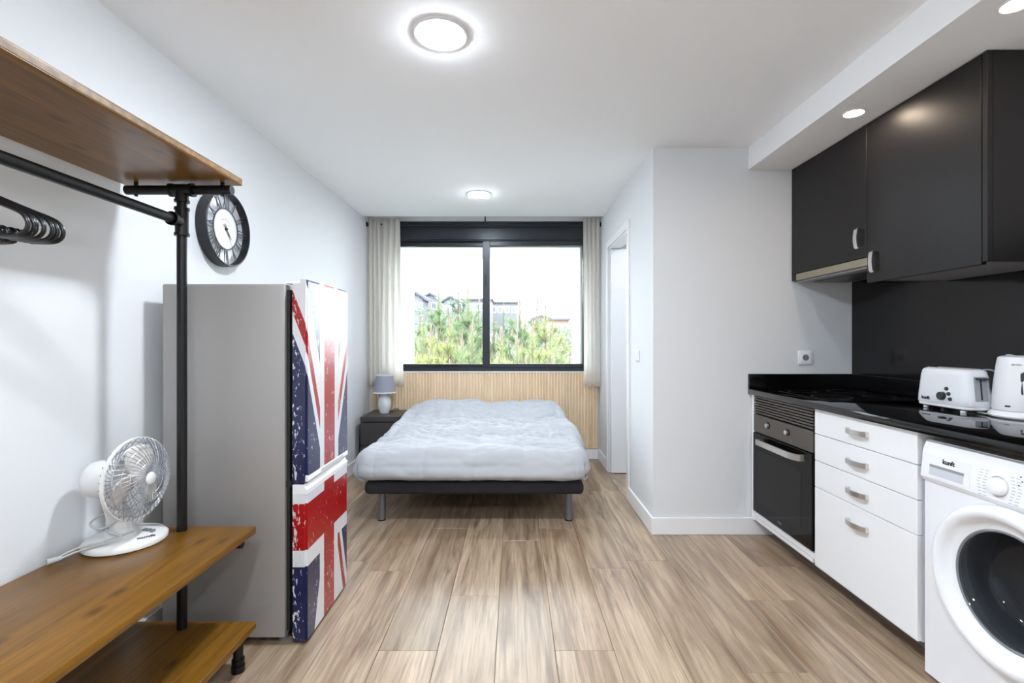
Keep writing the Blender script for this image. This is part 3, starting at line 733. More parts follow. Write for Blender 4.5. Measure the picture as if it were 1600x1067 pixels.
# neck
pv = mot + Vector((-.005, 0, -.045))
MB().tube([(fbx-.005, fby-.012, FZ+.026), (fbx-.008, fby-.014, FZ+.06), (fbx-.008, fby-.02, FZ+.10), (pv.x, pv.y, pv.z-.03), (pv.x, pv.y, pv.z+.02)], [.052, .040, .034, .028, .030], seg=20).build('neck', FANW, fan, smooth=60)
a, u, v = frame_of(fn_)
MB().lathe([(.001, -.082), (.044, -.082), (.056, -.072), (.061, -.055), (.062, .020), (.056, .030), (.001, .031)], mot+fn_*.005, fn_, seg=36).build('motor_housing', FANW, fan, smooth=50)
RG = .134
def ring(mb, c, r, tr, seg=48, ts=6): mb.tube([c+(u*math.cos(q)+v*math.sin(q))*r for q in [2*PI*i/seg for i in range(seg)]], tr, seg=ts, closed=True)
mb = MB(); c0 = fc
mb.lathe([(RG-.001, -.006), (RG+.002, -.006), (RG+.002, .006), (RG-.001, .006), (RG-.001, -.006)], c0, fn_, seg=64)
mb.build('grille_band', FANW, fan)
def grille(name, sgn, depth, nspoke):
    mb = MB()
    def prof_(t):  # t 0 rim .. 1 centre
        return RG*(1-t)+.018*t, sgn*(.010+depth*math.sin(min(1, t*1.25)*PI/2))
    for i in range(nspoke):
        q = 2*PI*i/nspoke; d = u*math.cos(q)+v*math.sin(q)
        # gentle spiral
        pts = []
        for k in range(8):
            t = k/7; r, h = prof_(t); qq = q + .35*t*sgn
            pts.append(c0+(u*math.cos(qq)+v*math.sin(qq))*r+fn_*h)
        mb.tube(pts, .0012, seg=4, cap=False)
    for t in (.12, .3, .5, .7):
        r, h = prof_(t); ring(mb, c0+fn_*h, r, .0014, ts=4)
    o = mb.build(name, FANWIRE, fan, smooth=60)
    return o
gf = grille('front_grille', 1, .036, 44); gb = grille('rear_grille', -1, .036, 36)
MB().lathe([(.001, .052), (.016, .051), (.021, .047), (.021, .043), (.001, .042)], c0, fn_, seg=24).build('badge', FANW, gf, smooth=50)
for i, ang in enumerate((100, 220, 340)):
    mb = MB(); nb, nr = 12, 9; q0 = math.radians(ang)
    def bl(i_, j_):
        t = j_/(nr-1); r = .018+t*.092
        wd = .25+.62*math.sin(min(1, .25+t*.95)*PI*.72)
        if t > .85: wd *= 1-((t-.85)/.15)**2*.55
        q = q0+(i_/(nb-1)-.5)*wd*1.5/(.55+t*.8)
        h = (i_/(nb-1)-.5)*.026
        return c0+(u*math.cos(q)+v*math.sin(q))*r+fn_*h
    mb.grid(nb, nr, bl); o = mb.build('blade', FANBL, fan, smooth=180, recalc=False)
    so = o.modifiers.new('solid', 'SOLIDIFY'); so.thickness = .002
MB().lathe([(.001, .024), (.016, .022), (.021, .015), (.022, -.018), (.001, -.02)], c0, fn_, seg=24).build('hub', FANBL, fan, smooth=50)
for k in range(3):
    p = (fbx+.042+k*.016, fby+.030-k*.004, FZ+.029)
    B(p[0]-.006, p[0]+.006, p[1]-.009, p[1]+.009, p[2]-.004, p[2]+.006, bev=.002).build('speed_button', GREYPL, fan)
text('logo_print', 'kunft', .024, PRINT, fan, (fbx+.085, fby-.022, FZ+.0278), (.75, .62, 0), (-.62, .75, 0), bold=.0006)
MB().tube(smooth3([(fbx+.02, fby-.03, FZ+.10), (fbx-.02, fby-.075, FZ+.075), (fbx-.075, fby-.055, FZ+.085), (fbx-.07, fby+.0, FZ+.095), (fbx-.01, fby-.065, FZ+.065), (fbx+.04, fby-.07, FZ+.05), (fbx+.02, fby-.095, FZ+.04), (fbx-.06, fby-.125, FZ+.02), (fbx-.09, fby-.16, FZ+.008)]), .0035, seg=8).tube(smooth3([(fbx+.05, fby-.03, FZ+.05), (fbx+.0, fby-.09, FZ+.04), (fbx-.06, fby-.118, FZ+.03), (fbx-.095, fby-.150, FZ+.012)]), .0035, seg=8).build('cord', CORDW, fan, smooth=60)
MB().cyl((fbx-.085, fby-.145, FZ+.012), (fbx-.105, fby-.172, FZ+.010), .007, .010, seg=12).build('plug', CORDW, fan)

# ------------------------------------------------------------------ ceiling lamps
def downlight(name, label, x, y, z, r, m, group):
    o = thing(name, label, 'ceiling light', (x, y, z), group)
    MB().lathe([(r*.86, z-.001), (r*.865, z-.006), (r*.93, z-.0065), (r, z-.003), (r, z)], (x, y, 0), seg=48).build('rim', LAMPRIM, o)
    dm_ = .0125 if r > .08 else .001
    MB().lathe([(.0005, z-.005-dm_), (r*.3, z-.005-dm_*.96), (r*.6, z-.005-dm_*.79), (r*.78, z-.005-dm_*.5), (r*.862, z-.005)], (x, y, 0), seg=48).build('diffuser', m, o, smooth=0)
    return o
downlight('ceiling_light', 'large round recessed ceiling light near the camera', -.285, 1.885, ZC, .108, LEDW, 'round ceiling lights')
downlight('ceiling_light', 'round recessed ceiling light in front of the window', -.285, 3.945, ZC, .100, LEDW2, 'round ceiling lights')
downlight('ceiling_light', 'added unseen round recessed ceiling light behind the camera on the bench side', -.285, -.17, ZC, .108, LEDW, 'round ceiling lights')  # unseen lamp, added to brighten the room
downlight('ceiling_light', 'added unseen round recessed ceiling light behind the camera on the kitchen side', .85, -.75, ZC, .108, LEDW, 'round ceiling lights')  # added out of view to lift the partition and drawer fronts
downlight('ceiling_light', 'added unseen round recessed ceiling light in the room beyond the door', 1.5, 3.75, ZC, .108, LEDW3, 'round ceiling lights')  # added out of view to light the door leaf and side room
downlight('soffit_spotlight', 'small round spotlight in the soffit over the left wall cabinet', 1.575, 2.245, ZS, .046, LEDK, 'soffit spotlights')
downlight('soffit_spotlight', 'small round spotlight in the soffit at the top right corner', 1.575, 1.515, ZS, .046, LEDK, 'soffit spotlights')

# ------------------------------------------------------------------ kitchen base units
KX = 1.468       # door and drawer front plane
YK0, YK1 = 1.762, 2.985
wt = thing('worktop', 'black polished granite worktop running along the right wall', 'worktop', (1.78, 2.0, .868))
B(1.448, XR-.0005, .95, YP-.0005, .868, .900, bev=.003, seg=2).build('slab', GRANITE, wt)
B(1.448, XR-.021, YP-.0205, YP-.0006, .9005, .992, bev=.002).build('upstand', GRANITE, wt)
B(XR-.0205, XR-.0006, .95, YP-.0006, .9005, .992, bev=.002).build('upstand', GRANITE, wt)
bs = B(XR-.008, XR-.0008, .95, YP-.001, .9925, 1.62).build('backsplash_panel', GLOSSB, origin=(XR-.004, 2.0, .9925))
tag(bs, 'glossy black splashback panel on the wall above the worktop', 'splashback')
hob = thing('cooktop', 'black glass ceramic cooktop set in the worktop above the oven', 'cooktop', (1.79, 2.66, .9))
B(1.54, 2.03, 2.37, 2.93, .9003, .9050, bev=.0015).build('glass_top', OVGLASS, hob)
for xx, yy, rr in ((1.66, 2.53, .09), (1.66, 2.79, .07), (1.91, 2.53, .07), (1.91, 2.79, .09)):
    MB().lathe([(rr, .9052), (rr+.002, .9054), (rr+.004, .9052)], (xx, yy, 0), seg=40).build('cooking_zone', DKGREY, hob)
# oven housing
oc = thing('oven_cabinet', 'white base cabinet frame around the built-in oven', 'cabinet', (1.78, 2.68, 0))
B(KX+.002, 2.06, 2.962, 2.995, .100, .866).build('side_panel', WHCAB, oc)
B(KX+.02, 2.06, 2.372, 2.388, .100, .866).build('side_panel', WHCAB, oc)
B(KX+.004, 2.06, 2.389, 2.9615, .104, .126).build('base_panel', WHCAB, oc)
B(KX+.002, KX+.02, 2.366, 2.9615, .128, .158, bev=.002).build('bottom_rail', WHCAB, oc)
B(1.60, 1.615, 2.366, 2.985, 0, .0995).build('plinth', KICK, oc)
ov = thing('oven', 'built-in black glass oven with steel control panel and vent slats', 'oven', (1.75, 2.66, .16))
oy0, oy1 = 2.372, 2.958
B(KX+.021, 1.98, 2.392, 2.955, .165, .862).build('casing', BLKIN, ov)
for i in range(7):
    z = .763+i*.0150
    mb = MB().prism([(KX-.004, z), (KX+.0165, z+.004), (KX+.0165, z+.0105), (KX-.002, z+.0085)], lambda p, a: Vector((p[0], a, p[1])), oy0+.002, oy1)
    mb.build('vent_slat', STEEL, ov, smooth=0)
B(KX+.017, KX+.0205, oy0+.002, oy1, .757, .866).build('vent_backing', BLKIN, ov)
B(KX-.004, KX+.020, oy0+.001, oy1, .646, .753, bev=.002).build('control_panel', STEEL, ov)
def facex(u_): return 1.468*FPX/u_
for yy, zz in ((2.79, .708), (2.593, .706)):
    kb = MB().lathe([(.001, .016), (.010, .016), (.013, .013), (.014, 0), (.001, 0)], (KX-.004, yy, zz), (-1, 0, 0), seg=28).build('knob', CHROME, ov, smooth=40)
    MB().lathe([(.014, 0), (.0185, 0), (.0185, .002), (.014, .003)], (KX-.0045, yy, zz), (-1, 0, 0), seg=28).build('knob_ring', BLKIN, kb)
MB().cyl((KX-.004, 2.555, .668), (KX-.006, 2.555, .668), .003, seg=10).build('pilot_light', LOGOW, ov)
odr = B(KX-.008, KX+.020, oy0, oy1, .164, .641, bev=.003).build('oven_door', OVGLASS, ov)
B(KX-.0088, KX-.0079, oy0+.09, oy1-.06, .235, .545).build('door_window', OVWIN, odr)
text('logo_print', 'TEKA', .016, LOGOW, ov, (KX-.0084, 2.663, .195), (0, -1, 0), (0, 0, 1), depth=.0003)
def bow_handle(fx, ya, yb, za, zb, so, th, foot):   # arched flat bar in front of plane x=fx, between ya..yb
    n = 8; outer = [(fx, yb), (fx-so*.45, yb)]; inner = []
    L = yb-ya
    for k in range(n+1):
        t = k/n; y = yb-foot-(L-2*foot)*t
        outer.append((fx-so*(.78+.22*math.sin(t*PI)), y)); inner.append((fx-so*(.78+.22*math.sin(t*PI))+th, y))
    outer += [(fx-so*.45, ya), (fx, ya)]
    inner = [(fx, yb-foot*.8), (fx-so*.45+th*.5, yb-foot*.8)]+inner+[(fx-so*.45+th*.5, ya+foot*.8), (fx, ya+foot*.8)]
    return MB().prism(outer+inner[::-1], lambda p, a: Vector((p[0], p[1], a)), za, zb)
hb = MB().prism([(KX-.008, 2.845), (KX-.050, 2.845), (KX-.056, 2.835), (KX-.056, 2.52), (KX-.050, 2.468), (KX-.034, 2.442), (KX-.008, 2.440),
                 (KX-.008, 2.452), (KX-.030, 2.455), (KX-.040, 2.474), (KX-.046, 2.52), (KX-.046, 2.833), (KX-.008, 2.833)], lambda p, a: Vector((p[0], p[1], a)), .590, .622)
hb.build('handle', NICKEL, odr)
# drawer unit
du_ = thing('drawer_unit', 'white four-drawer kitchen base unit between oven and washing machine', 'cabinet', (1.78, 2.06, 0))
B(KX+.021, 2.06, YK0+.002, 2.3655, .100, .866).build('carcass', WHCAB, du_)
B(1.60, 1.615, 1.745, 2.3655, 0, .0995).build('plinth', KICK, du_)
for za, zb, hz in ((.747, .8655, .808), (.618, .744, .677), (.489, .615, .549), (.103, .486, .412)):
    d_ = B(KX, KX+.0205, 1.764, 2.364, za, zb, bev=.0015).build('drawer', WHCAB, du_)
    bow_handle(KX, 2.004, 2.128, hz-.011, hz+.011, .030, .004, .016).build('handle', NICKEL, d_, smooth=25)

# ------------------------------------------------------------------ washing machine
wy0, wy1, wx, wzt = 1.146, 1.742, 1.478, .845
wm = thing('washing_machine', 'white front-loading washing machine under the worktop', 'washing machine', (1.76, 1.444, 0))
wc = Vector((wx, 1.440, .452)); RH = .205
mb = MB().box(wx+.012, 2.03, wy0, wy0+.012, .012, wzt-.004).box(wx+.012, 2.03, wy1-.012, wy1, .012, wzt-.004).box(wx+.012, 2.03, wy0, wy1, wzt-.018, wzt)
mb.box(2.02, 2.03, wy0, wy1, .012, wzt).box(wx+.012, 2.03, wy0, wy1, .012, .024)
# front sheet with round opening
zb_, zt_ = .012, .700
corners = [math.atan2(z-wc.z, y-wc.y) for y in (wy0, wy1) for z in (zb_, zt_)]
angs = sorted(set([i*2*PI/72-PI for i in range(72)]+corners))
I0, I1, O0 = [], [], []
for q in angs:
    cy, cz = math.cos(q), math.sin(q)
    ty = ((wy1 if cy > 0 else wy0)-wc.y)/cy if abs(cy) > 1e-6 else 1e9
    tz = ((zt_ if cz > 0 else zb_)-wc.z)/cz if abs(cz) > 1e-6 else 1e9
    tt = min(ty, tz)
    I0.append(mb.bm.verts.new((wx, wc.y+RH*cy, wc.z+RH*cz))); O0.append(mb.bm.verts.new((wx, wc.y+tt*cy, wc.z+tt*cz)))
    I1.append(mb.bm.verts.new((wx+.012, wc.y+tt*cy, wc.z+tt*cz)))
n = len(angs)
for i in range(n):
    k = (i+1) % n
    mb.bm.faces.new((I0[i], I0[k], O0[k], O0[i])); mb.bm.faces.new((O0[i], O0[k], I1[k], I1[i]))
mb.build('body', APPL, wm, smooth=30)
for yy in (wy0+.05, wy1-.05):
    for xx in (wx+.06, 1.97): MB().cyl((xx, yy, 0), (xx, yy, .0125), .02, seg=14).build('foot', DKGREY, wm)
cpn = MB().prism([(wx+.014, .702), (wx-.006, .702), (wx-.016, .716), (wx-.014, .735), (wx-.006, .812), (wx+.004, .838), (wx+.014, .845)], lambda p, a: Vector((p[0], a, p[1])), wy0, wy1)
cpn = cpn.build('control_panel', APPL2, wm, smooth=30)
def pz(z):  # panel face x at height z
    return wx-.014+(z-.735)/(.812-.735)*.008
slope = Vector((.008, 0, .077)).normalized()
# detergent drawer: plate plus scooped pull
mb = MB().prism([(pz(.722)-.003, .722), (pz(.800)-.003, .800), (pz(.800)+.003, .800), (pz(.722)+.003, .722)], lambda p, a: Vector((p[0], a, p[1])), 1.555, 1.722)
dd = mb.build('detergent_drawer', APPL2, wm, smooth=0)
mb = MB().prism([(pz(.730)-.0036, .730), (pz(.763)-.0036, .763), (pz(.763)-.002, .763), (pz(.730)-.002, .730)], lambda p, a: Vector((p[0], a, p[1])), 1.576, 1.705)
mb.build('drawer_pull', mat('recessed_pull_plastic', (206, 210, 218), .4), dd, smooth=0)
mb = MB().prism([(pz(.757)-.0042, .757), (pz(.766)-.0042, .766), (pz(.766)-.002, .766), (pz(.757)-.002, .757)], lambda p, a: Vector((p[0], a, p[1])), 1.576, 1.705)
mb  .build('pull_lip', FANWIRE, dd, smooth=0)
text('logo_print', 'kunft', .022, PRINT, wm, (pz(.785)-.0036, 1.634, .785), (0, -1, 0), slope, bold=.0005)
dn = Vector((-.077, 0, .008)).normalized(); dc = Vector((pz(.757), 1.466, .757))
MB().lathe([(.001, .020), (.020, .020), (.025, .016), (.0275, .001), (.001, 0)], dc, dn, seg=40).build('program_dial', APPL2, wm, smooth=40)
MB().lathe([(.0278, -.001), (.0315, -.001), (.0315, .0018), (.0278, .002)], dc, dn, seg=40).build('dial_ring', CHROME, wm, smooth=40)
mb = MB()
random.seed(9)
for sd in (1, -1):
    for k in range(9):
        for q in range(2):
            zz = .795-k*.0095; yy = 1.466+sd*(.046+.004*abs(k-4)*-.5+q*.017)
            l_ = random.uniform(.008, .013)
            mb.box(pz(zz)-.0006, pz(zz)+.001, yy-l_/2, yy+l_/2, zz-.0010, zz+.0010)
mb.build('program_print', mat('faint_grey_print', (186, 190, 196), .6), wm, smooth=0)['kind'] = 'stuff'
mb = MB()
for k, (yy, zz) in enumerate(((1.405, .803), (1.400, .790), (1.408, .777))): mb.cyl((pz(zz)-.0015, yy, zz), (pz(zz)+.001, yy, zz), .002, seg=8)
mb.build('indicator_led', DKGREY, wm)
# door: white ring, glass bowl, gasket, drum
ring_ = [(.206, .004), (.243, .004), (.248, -.008), (.244, -.026), (.232, -.036), (.216, -.036), (.205, -.026), (.196, -.014), (.180, -.006), (.170, -.004), (.166, .004)]
wd = MB().lathe([(r, -h) for r, h in ring_], wc+Vector((-.001, 0, 0)), (-1, 0, 0), seg=80).build('door_ring', APPL, wm, smooth=50)
dgl = bpy.data.materials.new('smoked_door_glass'); dgl.use_nodes = True
t = dgl.node_tree; t.nodes.clear(); o_ = t.nodes.new('ShaderNodeOutputMaterial'); tr = t.nodes.new('ShaderNodeBsdfTransparent'); gl = t.nodes.new('ShaderNodeBsdfPrincipled')
tr.inputs[0].default_value = (.30, .31, .33, 1); gl.inputs['Base Color'].default_value = srgb(70, 74, 80); gl.inputs['Roughness'].default_value = .05
mx = t.nodes.new('ShaderNodeMixShader'); mx.inputs[0].default_value = .45
t.links.new(tr.outputs[0], mx.inputs[1]); t.links.new(gl.outputs[0], mx.inputs[2]); t.links.new(mx.outputs[0], o_.inputs[0])
MB().lathe([(.168, 0), (.160, -.010), (.150, -.045), (.138, -.085), (.120, -.100), (.06, -.108), (.001, -.110)], wc+Vector((-.004, 0, 0)), (-1, 0, 0), seg=64).build('door_glass', dgl, wd, smooth=60)
MB().lathe([(.171, -.003), (.1745, .001), (.1700, .003), (.166, 0), (.171, -.003)], wc+Vector((-.005, 0, 0)), (-1, 0, 0), seg=64).build('glass_rim', GREYPL, wd, smooth=60)
MB().lathe([(.205, -.012), (.185, -.03), (.176, -.06), (.182, -.09), (.176, -.11)], wc, (-1, 0, 0), seg=56).build('gasket', GREYPL, wm, smooth=60)
dm = MB().lathe([(.176, -.11), (.178, -.115), (.235, -.14), (.240, -.45), (.001, -.45)], wc, (-1, 0, 0), seg=56).build('drum', mat('drum_steel', (120, 122, 126), .3, 1, noise_amt=.2, scale=90), wm, smooth=50)
for k in range(3):
    q = 2*PI*k/3+.4; c_ = Vector((0, math.cos(q), math.sin(q)))
    MB().tube([wc+c_*.225+Vector((.16, 0, 0)), wc+c_*.205+Vector((.2, 0, 0)), wc+c_*.205+Vector((.4, 0, 0)), wc+c_*.225+Vector((.44, 0, 0))], .02, seg=8).build('drum_paddle', GREYPL, dm)
mb = MB()
mb.bm.free()
# white end panel closing the run
ep = B(KX+.02, 2.06, 1.10, 1.118, 0, .867).build('end_panel', WHCAB, origin=(1.76, 1.109, 0))
tag(ep, 'white end panel closing the base units beyond the washing machine', 'panel')

# ------------------------------------------------------------------ wall cabinets and hood
UX = 1.716; UY1 = 2.992
def wall_cab(label, ya, yb, zb, doorz, end_black):
    o = thing('wall_cabinet', label, 'wall cabinet', (1.9, (ya+yb)/2, zb), 'black wall cabinets')
    B(UX+.022, XR-.002, ya, ya+.018, zb, ZS-.002).build('side_panel', BLKCAB, o)
    B(UX+.022, XR-.002, yb-.018, yb, zb, ZS-.002).build('side_panel', BLKCAB, o)
    B(UX+.022, XR-.002, ya+.018, yb-.018, ZS-.02, ZS-.002).build('top_panel', BLKIN, o)
    B(UX+.024, XR-.002, ya+.0182, yb-.0182, zb+.0005, zb+.018).build('bottom_panel', GREYUN, o)
    B(XR-.006, XR-.002, ya+.018, yb-.018, zb+.018, ZS-.02).build('back_panel', BLKIN, o)
    return o
c1 = wall_cab('black wall cabinet with short door above the extractor hood', 2.358, UY1, 1.565, 0, 0)
B(UX, UX+.0215, 2.957, UY1, 1.565, ZS-.002, bev=.001).build('filler_strip', BLKCAB, c1)
d_ = B(UX, UX+.0205, 2.3585, 2.9555, 1.606, ZS-.004, bev=.0012).build('door', BLKCAB, c1)
def vhandle(fx, yy, z0, z1, par):
    n = 8; poly_o, poly_i = [(fx, z1), (fx-.012, z1)], []
    for k in range(n+1):
        t = k/n; z = z1-.008-(z1-z0-.016)*t; poly_o.append((fx-.019-.005*math.sin(t*PI), z)); poly_i.append((fx-.015-.005*math.sin(t*PI), z))
    poly_o += [(fx-.012, z0), (fx, z0)]; poly_i = [(fx, z1-.006), (fx-.010, z1-.006)]+poly_i+[(fx-.010, z0+.006), (fx, z0+.006)]
    MB().prism(poly_o+poly_i[::-1], lambda p, a: Vector((p[0], a, p[1])), yy-.012, yy+.012).build('handle', CHROME, par, smooth=25)
vhandle(UX, 2.408, 1.655, 1.758, d_)
c2 = wall_cab('black wall cabinet with tall door, nearer the camera', 1.757, 2.3555, 1.487, 0, 0)
d_ = B(UX, UX+.0205, 1.7795, 2.3555, 1.478, ZS-.004, bev=.0012).build('door', BLKCAB, c2)
B(UX+.001, UX+.0215, 1.757, 1.7765, 1.487, ZS-.002, bev=.001).build('filler_strip', BLKCAB, c2)
vhandle(UX, 2.305, 1.523, 1.628, d_)
hd = thing('extractor_hood', 'slim metal extractor hood lip under the left wall cabinet', 'extractor hood', (1.9, 2.66, 1.555))
B(UX+.003, UX+.0205, 2.3595, 2.955, 1.564, 1.604, bev=.003).build('front_lip', HOODST, hd)
B(UX+.0215, 2.05, 2.38, 2.972, 1.553, 1.5645, bev=.002).build('underside', GREYUN, hd)
B(UX+.08, 2.0, 2.45, 2.90, 1.548, 1.5532).build('filter', DKGREY, hd)

# ------------------------------------------------------------------ sockets and switch
def plate(name, label, cat, c, n, r, sz, kind):
    o = thing(name, label, cat, c)
    c = Vector(c); n = Vector(n); r = Vector(r); up = Vector((0, 0, 1))
    M = Matrix(((r.x, up.x, n.x, c.x), (r.y, up.y, n.y, c.y), (r.z, up.z, n.z, c.z), (0, 0, 0, 1)))
    B(-sz/2, sz/2, -sz/2, sz/2, .0003, .010, bev=.003, seg=2, M=M).build('frame', APPL2, o)
    if kind == 'socket':
        B(-sz*.36, sz*.36, -sz*.36, sz*.36, .010, .0125, bev=.002, M=M).build('faceplate', APPL2, o)
        ins = MB().lathe([(.0215, .0128), (.0205, .0015), (.001, .0012)], c, n, seg=32)
        MB().lathe([(.0222, .0126), (.0200, .0136), (.0190, .0126)], c, n, seg=32).build('collar', APPL2, o)
        cup = MB().lathe([(.0195, .0132), (.001, .0131)], c, n, seg=32).build('recess', GREYPL, o)
        ins.bm.free()
        for s_ in (-1, 1): MB().cyl(c+r*(s_*.0095)+n*.0131, c+r*(s_*.0095)+n*.0138, .0028, seg=10).build('hole', PRINT, cup)
    else:
        B(-sz*.34, sz*.34, -sz*.36, sz*.36, .010, .0145, bev=.002, M=M).build('rocker', APPL2, o)
    return o
plate('wall_socket', 'white square power socket above the worktop left of the splashback', 'power socket', (1.800, YP, 1.093), (0, -1, 0), (1, 0, 0), .084, 'socket')
plate('light_switch', 'white light switch on the side wall beside the door casing', 'light switch', (XP, 3.36, 1.093), (-1, 0, 0), (0, -1, 0), .082, 'switch')

# ------------------------------------------------------------------ toaster
ts = thing('toaster', 'white long-slot toaster on the worktop', 'toaster', (0, 0, 0))
TL, TW, TH = .255, .125, .178     # along local y, local x, height
def rrect(hx, hy, r, z, n=6):
    P = []
    for (sx, sy, a0) in ((1, 1, 0), (-1, 1, 90), (-1, -1, 180), (1, -1, 270)):
        for k in range(n+1):
            a = math.radians(a0+90*k/n); P.append(Vector((sx*(hx-r)+r*math.cos(a), sy*(hy-r)+r*math.sin(a), z)))
    return P
def shell(levels, r): return MB().rings([rrect(hx, hy, min(r, hx*.98), z) for hx, hy, z in levels])
hx, hy = TW/2, TL/2
tb = shell([(hx-.002, hy-.003, .026), (hx, hy, .030), (hx-.001, hy-.002, .06), (hx-.006, hy-.010, .15), (hx-.010, hy-.014, .170), (hx-.016, hy-.020, .177), (hx-.022, hy-.026, .178)], .034).build('body', APPL2, ts, smooth=45)
shell([(hx-.006, hy-.008, .012), (hx-.002, hy-.004, .016), (hx-.002, hy-.004, .0255)], .034).build('base', APPL2, ts, smooth=45)
B(-.020, .020, -hy+.035, hy-.035, .1772, .1786).build('slot', BLKIN, ts)
MB().tube([(-.024, -hy+.03, .179), (.024, -hy+.03, .179), (.024, hy-.03, .179), (-.024, hy-.03, .179)], .0022, seg=6, closed=True).build('slot_rim', CHROME, ts)
for sx in (-1, 1):
    for sy in (-1, 1): MB().cyl((sx*.04, sy*.088, 0), (sx*.04, sy*.088, .013), .010, .012, seg=12).build('foot', APPL2, ts)
def tx(z): return -hx+.0005+(z-.06)/.09*.005 if z > .06 else -hx
MB().lathe([(.001, .016), (.013, .016), (.0165, .013), (.018, 0), (.001, 0)], (tx(.062)+.001, -.015, .062), (-1, 0, .05), seg=28).build('browning_knob', DKGREY, ts, smooth=40)
for k, (yy, zz) in enumerate(((-.034, .094), (-.045, .073), (-.053, .052))):
    MB().lathe([(.001, .007), (.006, .007), (.0078, .004), (.008, 0), (.001, 0)], (tx(zz)+.001, yy, zz), (-1, 0, .05), seg=18).build('push_button', DKGREY, ts, smooth=40)
text('logo_print', 'kunft', .020, PRINT, ts, (tx(.046)-.0006, .066, .046), (0, -1, 0), (0, 0, 1), bold=.0006)
# lever end (faces the camera)
def ty(z): return -(hy-.002-(z-.06)/.09*.008)
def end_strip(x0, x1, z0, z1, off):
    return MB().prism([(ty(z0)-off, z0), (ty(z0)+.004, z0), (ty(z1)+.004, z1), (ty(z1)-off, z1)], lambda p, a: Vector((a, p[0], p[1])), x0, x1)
end_strip(-.027, .027, .05, .150, .0012).build('end_shade_plate', mat('toaster_end_shade_grey', (168, 172, 178), .35), ts, smooth=0)  # grey plate: shade on the toaster's end, put into its colour
end_strip(-.003, .003, .056, .142, .0018).build('lever_slot', BLKIN, ts, smooth=0)
B(-.022, .022, -hy-.016, -hy+.012, .138, .146, bev=.003).build('lever', DKGREY, ts)
place(ts, (1.893, 2.088, .9005), .02)
tc_ = MB().tube(smooth3([(1.975, 2.04, 1.075), (2.0, 2.02, 1.072), (2.035, 2.01, 1.03), (2.05, 1.99, .985), (2.055, 1.97, .95), (2.06, 1.93, .93)]), .0035, seg=8).build('power_cord', CORDW, smooth=60, origin=(2.03, 2.0, .93))
tag(tc_, 'pale cord arching from the toaster down behind the kettle', 'cord')
lc = MB().tube(smooth3([(1.90, 1.985, .9045), (1.90, 1.955, .9045), (1.895, 1.93, .9045), (1.88, 1.90, .9045), (1.878, 1.86, .9045), (1.89, 1.82, .9045), (1.92, 1.80, .9045), (2.0, 1.78, .9045)]), .0035, seg=8).build('power_cord', CORDW, smooth=60, origin=(1.9, 1.9, .9))
tag(lc, 'white cord lying on the worktop in front of the kettle base', 'cord')

# ------------------------------------------------------------------ kettle
kt = thing('kettle', 'white electric kettle with grey water window at the right edge', 'kettle', (0, 0, 0))
MB().lathe([(.001, 0), (.088, 0), (.092, .004), (.090, .012), (.080, .024), (.001, .025)], (0, 0, 0), seg=48).build('power_base', APPL2, kt, smooth=45)
kb = MB().lathe([(.001, .0255), (.078, .0255), (.080, .030), (.079, .08), (.074, .14), (.067, .20), (.063, .228), (.060, .234), (.001, .236)], (0, 0, 0), seg=48).build('body', APPL2, kt, smooth=45)
def kr(z): return .080-.017*max(0, (z-.03))/.2
def kgrid(w, z0, z1, ang, off):
    def f(i, j):
        t = i/8; s = j/12; z = z0+(z1-z0)*s
        ww = w*math.sqrt(max(.04, 1-max(0, abs(s-.5)*2-.75)**2/.0625)) if abs(s-.5)*2 > .75 else w
        q = ang+(t-.5)*ww/kr(z); r = kr(z)+off
        return Vector((r*math.cos(q), r*math.sin(q), z))
    return MB().grid(9, 13, f)
o = kgrid(.030, .085, .180, math.radians(-122), .0012).build('water_window', DKGREY, kt, smooth=60, recalc=False)
so = o.modifiers.new('solid', 'SOLIDIFY'); so.thickness = .002; so.offset = 1
MB().lathe([(.001, .2395), (.03, .239), (.052, .2375), (.058, .2352)], (0, 0, 0), seg=40).build('lid', APPL2, kt, smooth=60)
MB().tube([(.055, 0, .225), (.095, 0, .228), (.118, 0, .20), (.120, 0, .13), (.108, 0, .07), (.078, 0, .05)], [.012, .014, .014, .013, .012, .011], seg=12).build('handle', APPL2, kt, smooth=60)
MB().tube([(.02, .045, .222), (.03, .070, .230), (.034, .080, .236)], [.018, .014, .008], seg=10).build('spout', APPL2, kt, smooth=60)
A_ = math.radians(-153)
def kpos(a, z, o=.0012): return ((kr(z)+o)*math.cos(a), (kr(z)+o)*math.sin(a), z)
text('logo_print', 'BECKEN', .0075, PRINT, kt, kpos(math.radians(-143), .205, .002), (-math.sin(math.radians(-143)), math.cos(math.radians(-143)), 0), (0, 0, 1), depth=.0004)
p = kpos(math.radians(-160), .045)
B(-.008, .008, -.0025, .0025, -.003, .003, bev=.001, M=Matrix.Translation(p) @ Matrix.Rotation(math.radians(-160)+PI/2, 4, 'Z')).build('power_light', DKGREY, kt)
place(kt, (1.978, 1.895, .9005), 0)

